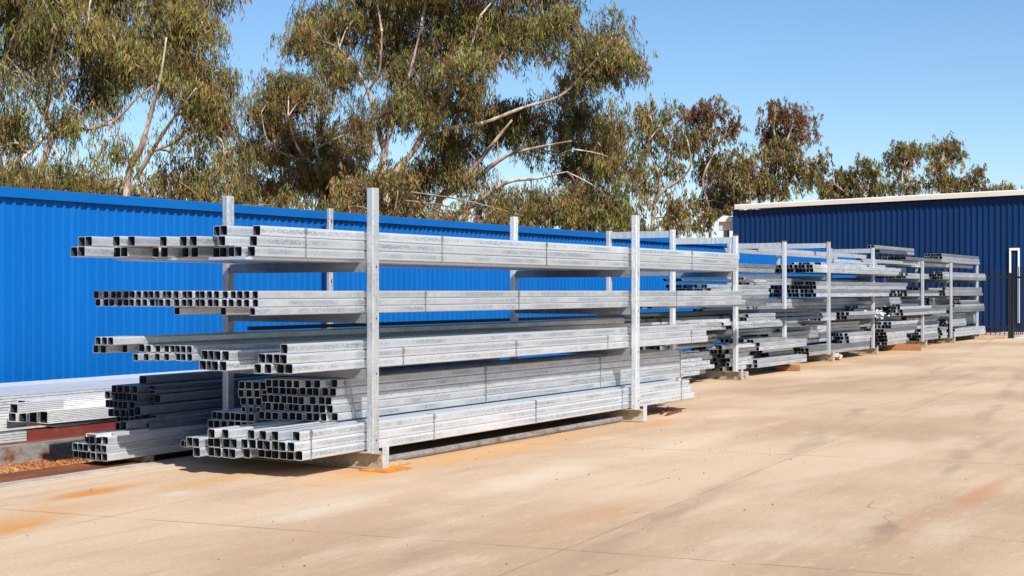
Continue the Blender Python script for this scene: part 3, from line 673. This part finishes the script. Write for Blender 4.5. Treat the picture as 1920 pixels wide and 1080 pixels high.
fb(1480, 1600, y + .5, .92, .07, 3, 6, 14); fb(1500, 1610, y + .45, .62, .07, 3, 6, 14); fb(1560, 1640, y + .6, .66, .075, 3, 5, 9); fb(1470, 1600, y + .7, 1.16, .05, 2, 5, 12)
y = 10.7
fb(1660, 1740, y + .5, 1.17, .06, 3, 6, 12); fb(1640, 1690, y + .5, .70, .08, 3, 6, 9); fb(1700, 1760, y + .4, .50, .08, 4, 7, 9); fb(1740, 1800, y + .4, 1.17, .07, 3, 7, 12); fb(1640, 1700, y + .4, 2.0, .08, 3, 7, 9); fb(1760, 1830, y + .5, .50, .07, 5, 6, 9)
fb(1325, 1690, 10.91, 1.165, .080, 3, 2, 10); fb(1400, 1640, 10.91, 1.72, .075, 2, 2, 12); fb(1335, 1560, 10.91, .62, .08, 4, 2, 12)
fb(1690, 1790, 11.3, 1.16, .08, 3, 3, 10)
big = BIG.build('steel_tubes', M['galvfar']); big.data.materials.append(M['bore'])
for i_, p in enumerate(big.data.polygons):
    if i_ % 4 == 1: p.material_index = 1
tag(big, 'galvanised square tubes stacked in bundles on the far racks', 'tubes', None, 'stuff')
gd = 'dark bars across the middle racks'
rr2 = random.Random(3)
for k in range(14):
    y = 9.95 + (k % 5) * .11; z = 1.00 + (k // 5) * .085
    bar = MB().box(19.5 + rr2.uniform(-.6, .6), 29.0 + rr2.uniform(-1.2, 1.2), y, y + .07, z, z + .06, .004).build('steel_bar', M['dark' if k % 3 else 'navybar'])
    tag(bar, f'dark long bar, {ORD[k % 5]} from front, {("lower", "middle", "top")[k // 5]} layer, behind the middle rack posts', 'bar', gd)
for k in range(8):
    y = 11.0 + (k % 4) * .12; z = 1.30 + (k // 4) * .075
    bar = MB().box(28.2 + rr2.uniform(-.6, .6), 38.0 + rr2.uniform(-1.2, 1.2), y, y + .09, z - .30, z - .235, .004).build('steel_bar', M['dark'])
    tag(bar, f'black bar, {ORD[k % 4]} from front, {("lower", "upper")[k // 4]} layer at the rear of the far racks', 'bar', gd)
# rails that carry the far bundles
for i, (x0, x1, y, z) in enumerate(((27.2, 34.55, 10.72, 2.50), (34.7, 39.8, 10.9, 2.42), (40.0, 47.0, 11.0, 2.42))):
    for k in range(2):
        tag(MB().prism([(y - .03 + k*.75, z - .09), (y + .03 + k*.75, z - .09), (y + .03 + k*.75, z - .08), (y - .02 + k*.75, z - .08), (y - .02 + k*.75, z), (y - .03 + k*.75, z)], x0, x1).build('shelf_rail', M['post']), f'long shelf rail near the top of the far racks, {["front","rear"][k]} one of the {ORD[i]} pair', 'rail', 'shelf rails of the far racks')

# small blocks at the feet of the far racks
def block(px, py, lx, ly, lz, mat, name, label, cat, rz=0, rough=0):
    a, b = ray(px); Z = EYE * F / (py - HZ)
    bm = bmesh.new(); bmesh.ops.create_cube(bm, size=1)
    bmesh.ops.subdivide_edges(bm, edges=bm.edges[:], cuts=3, use_grid_fill=True)
    for q in bm.verts:
        p = q.co
        if rough: p = p.normalized() * (.42 + random.uniform(-.10, .10)) * (1 + .35 * abs(p.x))
        q.co = Vector((p.x*lx + random.uniform(-1, 1)*.004, p.y*ly + random.uniform(-1, 1)*.004, max(0, (p.z + .5)*lz) + .001))
    bmesh.ops.bevel(bm, geom=[e for e in bm.edges if e.calc_face_angle(0) > 1.2], offset=.006, segments=1, affect='EDGES')
    me = bpy.data.meshes.new(name); bm.to_mesh(me); bm.free()
    o = link(name, me, M[mat]); o.location = (Z*a, Z*b, 0); o.rotation_euler = (0, 0, rz); return tag(o, label, cat)
block(1690, 657, .16, 1.0, .17, 'orange', 'timber_block', 'orange timber block lying under the far rack bundles', 'timber', .35)
block(1568, 675, .40, .28, .17, 'stone', 'stone', 'pale lump of stone at the foot of a far rack post', 'stone', .4, 1)
block(1478, 695, .30, .45, .10, 'orange', 'timber_block', 'orange packing block under the bottom short bundle', 'timber', .3)
block(1394, 711, .10, .16, .14, 'foot', 'steel_cleat', 'small steel cleat beside the weathered rack foot', 'bracket', .0)
block(1846, 637, .12, .6, .10, 'timber', 'timber_block', 'timber block beside the last rack post', 'timber', .1)
# crumpled offcuts tied to a far post
mb = MB(); rr = random.Random(5); cc = Vector((34.55, 10.42, 1.02))
for k in range(60):
    a = cc + Vector((rr.gauss(0, .28), rr.gauss(0, .10), rr.gauss(0, .07))); d = Vector((rr.gauss(0, 1), rr.gauss(0, .5), rr.gauss(0, .6))).normalized() * rr.uniform(.04, .12)
    e = d.orthogonal().normalized() * rr.uniform(.02, .05); mb.add([a, a + d, a + d + e, a + e], [(0, 1, 2, 3)])
tag(mb.build('crumpled_offcuts', M['purlin']), 'crumpled bundle of bright offcuts tied round a far rack post', 'offcuts')
# steel debris on the slab beneath the bundle ends
for i, (px, py, ln, rz) in enumerate(((1245, 772, .9, .35), (1262, 776, .7, .15))):
    a, b = ray(px); Z = EYE * F / (py - HZ)
    o = MB().prism([(-.02, 0), (.02, 0), (.02, .006), (-.014, .006), (-.014, .04), (-.02, .04)], -ln/2, ln/2).build('angle_offcut', M['rust']); o.location = (Z*a, Z*b, .001); o.rotation_euler = (0, 0, rz)
    tag(o, ['longer rusty angle offcut on the concrete by the second post', 'shorter rusty angle offcut on the concrete by the second post'][i], 'offcut')
# pebbles and crumbs on the slab (nobody could count them)
mb = MB(); rr = random.Random(11)
for k in range(420):
    if k < 300: px, py = rr.uniform(640, 1500), rr.uniform(715, 900); 
    elif k < 460: px, py = rr.uniform(0, 1900), rr.uniform(760, 1075)
    else: px, py = rr.gauss(1270, 90), rr.gauss(775, 25)
    if py < 690: continue
    a, b = ray(px); Z = EYE * F / (py - HZ); c_ = Vector((Z*a, Z*b, .001)); sz = rr.choice((.003, .004, .005, .007, .010))
    if c_.y > 9.3 or sz > .008 and rr.random() < .4: continue
    p = [c_ + Vector((rr.uniform(.6, 1.2)*sz*math.cos(q), rr.uniform(.6, 1.2)*sz*math.sin(q), 0)) for q in (0, 1.6, 3.1, 4.7)]
    top = c_ + Vector((0, 0, sz*.9)); mb.add(p + [top], [(0,1,4),(1,2,4),(2,3,4),(3,0,4)])
tag(mb.build('pebbles', M['rust']), 'small stones and rust crumbs scattered over the concrete', 'pebbles', None, 'stuff')
mb = MB()
for k in range(13000):
    x, y = rr.uniform(4, 11.5), rr.uniform(10.05, 10.80); sz = rr.uniform(.006, .017)
    p = [Vector((x + rr.uniform(.6, 1.2)*sz*math.cos(q), y + rr.uniform(.6, 1.2)*sz*math.sin(q), -.03)) for q in (0, 2.1, 4.2)]
    mb.add(p + [Vector((x, y, -.03 + sz*1.3))], [(0,1,3),(1,2,3),(2,0,3)])
tag(mb.build('gravel', M['soil']), 'orange gravel between the rusty beam and grey beam', 'gravel', None, 'stuff')

# ------------------------------------------------------------------ gum trees
GREEN = [(.160, .160, .036), (.205, .190, .042), (.120, .130, .040), (.275, .235, .055), (.160, .165, .060), (.24, .23, .066)]
BROWN = [(.240, .140, .050), (.290, .175, .062), (.190, .115, .050), (.31, .21, .085)]
RED = [(.18, .080, .040), (.22, .100, .050), (.15, .072, .040)]
def limb_tube(mb, pts, r0, r1, n=7):
    P = [pts[0]]
    for i in range(len(pts) - 1):                   # smooth with Catmull-Rom
        p0 = pts[max(0, i-1)]; p1 = pts[i]; p2 = pts[i+1]; p3 = pts[min(len(pts)-1, i+2)]
        for t in (.25, .5, .75, 1.0):
            P.append(.5*((2*p1) + (p2-p0)*t + (2*p0-5*p1+4*p2-p3)*t*t + (3*p1-p0-3*p2+p3)*t**3))
    o = len(mb.v); m = len(P)
    for i, p in enumerate(P):
        d = (P[min(i+1, m-1)] - P[max(i-1, 0)]).normalized(); a = d.cross(Vector((.3, .9, .2))).normalized(); b = d.cross(a)
        r = r0 + (r1 - r0) * i / (m - 1); r *= 1 + .10*math.sin(i*2.3 + o)
        for k in range(n):
            q = p + (a*math.cos(2*math.pi*k/n) + b*math.sin(2*math.pi*k/n))*r; mb.v.append(q[:])
    for i in range(m-1):
        for k in range(n): mb.f.append((o+i*n+k, o+i*n+(k+1) % n, o+(i+1)*n+(k+1) % n, o+(i+1)*n+k))
    mb.f.append(tuple(o + (m-1)*n + k for k in range(n)))
    return P
def gum(Z, base, limbs, clumps, label, red=.1, brown=.3, leaf=(.15, .019), lai=4.0, seed=1, barkm='bark', name='gum_tree', light=1.0):
    rr = random.Random(seed); rng = np.random.default_rng(seed)
    b0 = at(base, HZ, Z); b0.z = 0
    t = empty(name, b0, label, 'tree', 'gum trees behind the fence')
    mb = MB(); nodes = []
    mpp = Z / F
    for (pts, w0, w1) in limbs:
        dz = -rr.uniform(.25, .85) * (1 if Z < 30 else 1.5)
        W = []
        for i, (px, py) in enumerate(pts):
            q = at(px, py, Z + dz * (i / max(1, len(pts)-1)) * 1.2)
            if py > 470: q = at(px, HZ, Z); q.z = -.05
            W.append(q - b0)
        P = limb_tube(mb, W, w0*mpp/2*(1.25 if Z < 42 else 1.1), w1*mpp/2*.55); nodes += P[1:]
    V = []; C = []
    look = Vector((LX, LY, 0)); right = Vector((RX, RY, 0)); up = Vector((0, 0, 1))
    for cl in clumps:
        cx, cy, rx, ry = cl[:4]; kind = cl[4] if len(cl) > 4 else ''
        c = at(cx, cy, Z + rr.uniform(-.9, .9)) - b0
        a, b = rx*mpp*.92, ry*mpp*.90; dp = max(.45, .75*(a+b)/2)
        near = min(nodes, key=lambda q: (q - c).length)
        mid = (near + c)/2 + Vector((rr.uniform(-.1, .1), rr.uniform(-.1, .1), .12*a))
        P = limb_tube(mb, [near, mid, c], .016 + .012*a, .010, 5)
        nsub = max(5, int(5.5*a*b/(.42*.42)))
        subs = []
        for k in range(nsub):
            while True:
                u, v_, w_ = rr.uniform(-1, 1), rr.uniform(-1, 1), rr.uniform(-1, 1)
                if .15 < u*u + v_*v_ + w_*w_ < 1: break
            s_ = c + right*(u*a) + up*(v_*b) + look*(w_*dp); subs.append((s_, rr.random()))
            if rr.random() < .45: limb_tube(mb, [c + (s_ - c)*.05, (c + s_)/2 + Vector((0, 0, .06)), s_ + Vector((0, 0, .05))], .011, .005, 4)
        leafarea = leaf[0]*leaf[1]*.5*.62
        nl = int((2.35 if Z < 42.5 else 2.1) * lai * math.pi*a*b / leafarea * (.45 if kind == 's' else 1) / 2.1)
        # sprigs: a drooping twig with a dozen hanging leaves
        nsp = max(4, nl // 17)
        sig = .165 if Z < 30 else .235
        for k in range(nsp):
            s_, tone = subs[rr.randrange(nsub)]
            p0 = np.array(s_) + rng.normal(0, [sig, sig, sig*.72])
            d = np.array([rng.normal(0, .45), rng.normal(0, .45), -.65 - rng.random()*.5]); d /= np.linalg.norm(d)
            ln = .28 + .36*rng.random()
            pr = tone + rng.normal(0, .18)
            hi = (s_.z - c.z)/b
            red_p = red + (.55 if kind == 'r' else 0); 
            pal = RED if rng.random() < red_p else (BROWN if (rng.random() < brown*.9 + .12*(pr > .75)) else GREEN)
            col = np.array(pal[rng.integers(len(pal))]) * (.55 + .80*min(1, max(0, pr))) * light * .80
            m = 17
            tt = rng.random(m)
            bp = p0 + d*(tt*ln)[:, None] + rng.normal(0, .032, (m, 3))
            ld = np.stack([rng.normal(0, .36, m), rng.normal(0, .36, m), -.5 - rng.random(m)], 1); ld /= np.linalg.norm(ld, axis=1)[:, None]
            sd = rng.normal(0, 1, (m, 3)); sd -= ld*(sd*ld).sum(1)[:, None]; sd /= np.linalg.norm(sd, axis=1)[:, None]
            Ls = leaf[0]*(.65 + .6*rng.random(m))[:, None]; Ws = leaf[1]*(.7 + .6*rng.random(m))[:, None]/2
            mid_ = bp + ld*Ls*.42; tip = bp + ld*Ls
            V.append(np.stack([bp, mid_ + sd*Ws, tip, mid_ - sd*Ws], 1).reshape(-1, 3))
            cc_ = col[None, :]*(.8 + .4*rng.random((m, 1))); C.append(np.repeat(cc_, 4, 0))
    mb.build('trunk', M[barkm], t, True)
    V = np.concatenate(V); C = np.concatenate(C); nq = len(V)//4
    me = bpy.data.meshes.new('crown'); me.vertices.add(len(V)); me.vertices.foreach_set('co', V.astype('f').ravel())
    me.loops.add(len(V)); me.loops.foreach_set('vertex_index', np.arange(len(V), dtype='i'))
    me.polygons.add(nq); me.polygons.foreach_set('loop_start', np.arange(0, len(V), 4, dtype='i'))
    at_ = me.color_attributes.new('leaf_tint', 'FLOAT_COLOR', 'POINT')
    at_.data.foreach_set('color', np.concatenate([C, np.ones((len(C), 1))], 1).astype('f').ravel())
    me.update(); me.validate()
    link('crown', me, M['leaf'], t)
    return nq
nleaf = 0
nleaf += gum(23, 60, [([(55, 520), (68, 380), (85, 292), (96, 255), (84, 215)], 17, 11), ([(84, 215), (62, 182), (42, 142), (15, 108)], 8, 3), ([(84, 215), (94, 165), (94, 110), (106, 60)], 9, 4),
      ([(92, 262), (130, 240), (165, 242), (215, 226), (255, 186), (288, 160)], 8, 4), ([(88, 250), (62, 280), (40, 302), (26, 350)], 7, 5), ([(60, 283), (30, 268), (0, 275), (-30, 270)], 5, 3), ([(105, 182), (135, 140), (160, 70), (165, 20)], 8, 3)],
     [(40, 60, 70, 60), (130, 30, 100, 55), (60, -40, 110, 50), (205, 55, 70, 65), (20, 140, 50, 45, 's'), (150, 205, 48, 28), (195, 130, 62, 60), (120, 100, 60, 45, 's'), (205, 255, 52, 38, 's'), (12, 225, 40, 60), (120, 312, 60, 22), (200, -50, 100, 50), (40, 310, 45, 25), (-50, 100, 60, 90), (-40, 280, 50, 60)],
     'tall gum tree with a forked white trunk at the far left', .04, .30, seed=1)
nleaf += gum(25.5, 232, [([(225, 520), (238, 350), (262, 285), (285, 205), (300, 150), (312, 70)], 13, 5), ([(255, 335), (296, 265), (330, 215), (368, 165)], 8, 4), ([(285, 283), (330, 266), (355, 242), (395, 248)], 6, 3), ([(300, 150), (345, 110), (385, 60)], 5, 3), ([(330, 215), (372, 205), (410, 175)], 5, 2)],
     [(300, 40, 62, 55), (372, 55, 60, 65), (392, 140, 48, 68), (340, 125, 62, 60), (415, 215, 32, 46), (350, -45, 90, 45), (270, 110, 45, 50), (330, 300, 52, 28, 's'), (375, 215, 40, 40), (420, 290, 36, 30, 's')],
     'gum tree with slender pinkish limbs fanning right beside the white trunk', .08, .34, seed=2)
nleaf += gum(42, 590, [([(640, 520), (640, 400), (606, 330), (560, 280), (540, 220)], 9, 4), ([(606, 330), (590, 260), (585, 200)], 5, 2), ([(560, 300), (505, 270), (490, 210)], 5, 2)],
     [(530, 148, 55, 30, 'b'), (500, 185, 42, 34), (575, 185, 48, 36), (520, 255, 72, 52), (600, 265, 52, 52), (468, 290, 40, 50), (560, 325, 82, 36), (640, 320, 45, 45), (480, 345, 50, 22), (655, 250, 40, 40), (650, 370, 60, 22)],
     'rounded olive gum tree set back between the two tallest trees', .12, .42, leaf=(.19, .027), seed=3)
nleaf += gum(37, 728, [([(738, 520), (726, 400), (718, 300), (738, 225), (762, 160), (790, 50)], 15, 6), ([(722, 292), (706, 232), (690, 172), (664, 122), (636, 90)], 9, 4), ([(712, 350), (770, 290), (806, 230), (850, 162), (882, 90), (900, 30)], 11, 5), ([(855, 155), (890, 130), (935, 112)], 6, 3), ([(830, 240), (900, 232), (980, 202), (1050, 180), (1088, 145), (1130, 100)], 7, 4), ([(690, 172), (712, 130), (716, 60)], 5, 3), ([(1050, 180), (1110, 120), (1155, 70)], 4, 2)],
     [(612, 38, 58, 50), (578, 72, 34, 34), (680, 25, 62, 50), (645, 118, 42, 42), (720, 85, 52, 50), (800, 30, 92, 60), (790, 125, 60, 55), (760, 205, 60, 50), (900, 40, 82, 60), (880, 118, 60, 42), (980, 55, 72, 52), (1045, 30, 52, 42), (1100, 92, 60, 52), (1150, 52, 40, 44), (1168, 108, 32, 40), (1090, 142, 44, 38), (680, 205, 40, 35, 's'), (830, -50, 220, 50), (1000, -45, 100, 40), (625, 150, 26, 30, 's'), (700, -50, 120, 40), (860, 190, 60, 40)],
     'largest gum tree with a broad drooping crown above the middle of the fence', .04, .36, leaf=(.18, .024), lai=4.0, seed=4)
nleaf += gum(38.5, 800, [([(780, 520), (815, 400), (856, 350), (900, 300), (930, 262), (960, 225)], 15, 6), ([(850, 405), (905, 372), (950, 342), (1010, 334), (1062, 322)], 9, 4), ([(898, 330), (950, 292), (1010, 276), (1072, 264)], 8, 4), ([(1010, 276), (1040, 290), (1075, 280)], 4, 2), ([(770, 400), (766, 350), (785, 290)], 6, 3)],
     [(850, 250, 62, 40), (920, 218, 62, 38), (990, 208, 52, 42), (1060, 215, 52, 42), (1130, 225, 52, 52), (1010, 262, 70, 30, 's'), (1100, 296, 62, 42), (828, 310, 60, 42), (900, 350, 70, 35, 's'), (1000, 372, 75, 30), (1085, 372, 75, 34), (1158, 300, 34, 52), (760, 335, 45, 52), (725, 380, 50, 24), (950, 395, 80, 20), (1150, 380, 40, 30)],
     'sprawling gum tree with leaning pale limbs low above the fence', .08, .40, leaf=(.18, .024), seed=5)
FL = (.19, .036)
nleaf += gum(43, 1225, [([(1225, 520), (1224, 410), (1240, 362), (1270, 340), (1295, 312), (1290, 268)], 8, 4), ([(1222, 405), (1236, 335), (1216, 280), (1226, 220)], 5, 2), ([(1190, 520), (1195, 410), (1185, 380)], 5, 3)],
     [(1225, 212, 36, 26), (1208, 250, 24, 30), (1268, 248, 30, 26), (1214, 348, 26, 26), (1260, 305, 26, 22), (1180, 405, 36, 18), (1275, 378, 28, 28), (1240, 225, 26, 22), (1190, 300, 20, 26, 's'), (1262, 410, 24, 18)],
     'thin gum tree with a kinked pale limb, behind the second tall rack post', .10, .42, FL, 3.6, 6)
nleaf += gum(66, 1335, [([(1335, 520), (1330, 405), (1318, 335), (1345, 272), (1340, 225)], 6, 3), ([(1325, 370), (1360, 320), (1372, 260)], 4, 2), ([(1345, 272), (1372, 240)], 3, 2)],
     [(1335, 205, 40, 22, 'r'), (1300, 212, 26, 22, 'r'), (1372, 232, 26, 20, 'r'), (1318, 248, 42, 22), (1290, 268, 26, 26), (1342, 305, 40, 28), (1374, 328, 34, 34), (1328, 362, 44, 32), (1360, 385, 50, 20), (1310, 400, 40, 20), (1390, 290, 26, 26)],
     'gum tree with a reddish top, left of the dark blue shed corner', .16, .42, (.23, .048), 3.6, 7)
nleaf += gum(74, 1445, [([(1440, 520), (1448, 365), (1460, 300), (1480, 252), (1492, 215)], 6, 3), ([(1452, 340), (1420, 310), (1410, 270)], 4, 2), ([(1456, 330), (1510, 310), (1545, 290)], 4, 2), ([(1462, 290), (1450, 240), (1455, 205)], 4, 2)],
     [(1455, 203, 26, 18, 'r'), (1500, 212, 30, 20, 'r'), (1450, 236, 30, 26, 'r'), (1502, 246, 30, 22, 'r'), (1460, 275, 40, 30), (1492, 296, 38, 30), (1420, 308, 34, 34), (1450, 340, 55, 25), (1398, 345, 36, 26), (1540, 298, 22, 16), (1520, 328, 32, 24), (1476, 210, 20, 18, 'r')],
     'taller gum tree with a russet crown rising over the dark blue shed roof', .22, .45, (.23, .048), 3.8, 8)
nleaf += gum(76, 1600, [([(1600, 520), (1600, 380), (1612, 330)], 5, 3), ([(1596, 370), (1565, 345)], 3, 2)],
     [(1620, 308, 26, 22), (1592, 328, 34, 26), (1560, 345, 36, 20), (1600, 352, 55, 18), (1552, 284, 14, 10, 's'), (1632, 335, 20, 26)], 'low green gum tree with a loose top behind the shed roof', .04, .34, (.23, .048), 3.6, 9)
nleaf += gum(76, 1695, [([(1692, 520), (1690, 350), (1700, 305)], 5, 3)], [(1695, 283, 34, 24), (1680, 300, 24, 20), (1690, 322, 26, 16, 's'), (1712, 345, 26, 14), (1665, 350, 26, 12), (1715, 285, 18, 18)], 'round headed gum tree, left one of the pair over the shed roof', .12, .42, (.23, .048), 3.4, 10)
nleaf += gum(77, 1750, [([(1744, 520), (1750, 345), (1766, 300)], 5, 3)], [(1770, 275, 32, 22), (1754, 305, 22, 20), (1792, 292, 18, 18), (1760, 335, 26, 18), (1786, 272, 20, 18)], 'round headed gum tree, right one of the pair over the shed roof', .12, .42, (.23, .048), 3.4, 11)
nleaf += gum(79, 1800, [([(1800, 520), (1802, 360), (1815, 330)], 4, 3)], [(1792, 342, 36, 16), (1826, 324, 22, 18), (1820, 345, 34, 14), (1846, 346, 22, 10)], 'small bushy gum tree low over the shed roof near the right', .04, .36, (.23, .048), 3.4, 12)
nleaf += gum(80, 1880, [([(1880, 520), (1880, 360), (1882, 345)], 3, 2)], [(1882, 345, 22, 8), (1866, 350, 18, 8), (1900, 346, 12, 7)], 'smallest tree top, rightmost above the shed roof', .05, .4, (.23, .048), 3.0, 13)
nleaf += gum(31, 380, [([(150, 520), (165, 400), (150, 330)], 6, 3), ([(420, 520), (400, 400), (385, 320)], 5, 2), ([(165, 400), (190, 350), (185, 300)], 4, 2), ([(400, 400), (350, 350), (300, 330)], 4, 2)],
     [(150, 335, 60, 26), (250, 350, 70, 26), (330, 340, 55, 30), (400, 330, 55, 38), (440, 350, 45, 30), (60, 330, 60, 26), (300, 372, 90, 16), (420, 290, 30, 26, 's'), (20, 365, 60, 16), (130, 368, 70, 14), (480, 385, 60, 20), (560, 385, 60, 22)], 'scrubby low gum tree filling the gap below the two left trees', .05, .55, (.17, .028), 3.6, 14, 'barkd')
nleaf += gum(34, 700, [([(690, 520), (700, 420), (690, 385)], 5, 3), ([(700, 420), (740, 395), (770, 360)], 4, 2)], [(640, 390, 50, 26), (700, 385, 55, 30), (760, 395, 55, 26), (830, 400, 55, 26), (680, 340, 40, 32), (900, 408, 60, 20), (980, 405, 60, 24), (740, 330, 40, 30)], 'straw coloured scrub tree just above the fence by the nearest post', .03, .6, (.17, .028), 3.6, 16, 'barkd')
nleaf += gum(38, 1140, [([(1130, 520), (1130, 420), (1125, 395)], 5, 3)], [(1120, 400, 52, 26), (1165, 408, 40, 18), (1060, 405, 50, 18)], 'dark bushy tree just above the fence, right of the sprawling tree', .02, .3, (.18, .035), 4.2, 15, 'barkd', light=.8)
print('leaves', nleaf, 'tubes', ntube[0])

# ------------------------------------------------------------------ light, sky, camera
sd = Vector((-.60, -.90, 1.0)).normalized()                 # towards the sun
elev = math.asin(sd.z); az = math.atan2(sd.x, sd.y)         # azimuth measured from +y clockwise
w = bpy.data.worlds.new('World'); scene.world = w; w.use_nodes = True; nt = w.node_tree; nt.nodes.clear()
sky = N(nt, 'ShaderNodeTexSky', sky_type='NISHITA', sun_disc=False, sun_elevation=elev, sun_rotation=az, altitude=100.0, air_density=1.0, dust_density=.3, ozone_density=4.5)
bg = N(nt, 'ShaderNodeBackground', i_Strength=.098); out = N(nt, 'ShaderNodeOutputWorld')
hs = N(nt, 'ShaderNodeHueSaturation', i_Saturation=1.10); L(nt, sky.outputs[0], hs.inputs['Color']); L(nt, hs.outputs[0], bg.inputs[0]); L(nt, bg.outputs[0], out.inputs[0])
sun = bpy.data.lights.new('sun', 'SUN'); sun.energy = 5.0; sun.angle = R(.5); sun.color = (1, .955, .88)
so = bpy.data.objects.new('sun', sun); COL.objects.link(so); so.rotation_euler = (-sd).to_track_quat('-Z', 'Y').to_euler(); so.location = (0, 0, 30)
cam = bpy.data.cameras.new('camera'); co = bpy.data.objects.new('camera', cam); COL.objects.link(co)
cam.sensor_width = 36; cam.lens = 36 * F / 1920; cam.shift_y = (HZ - 540) / 1920; cam.clip_end = 2000; cam.clip_start = .1
co.location = (0, 0, EYE); co.rotation_euler = (R(90), 0, math.atan2(LY, LX) - R(90))
scene.camera = co
vs = scene.view_settings; vs.view_transform = 'Standard'; vs.look = 'None'; vs.exposure = .52; vs.gamma = 1
scene.display_settings.display_device = 'sRGB'
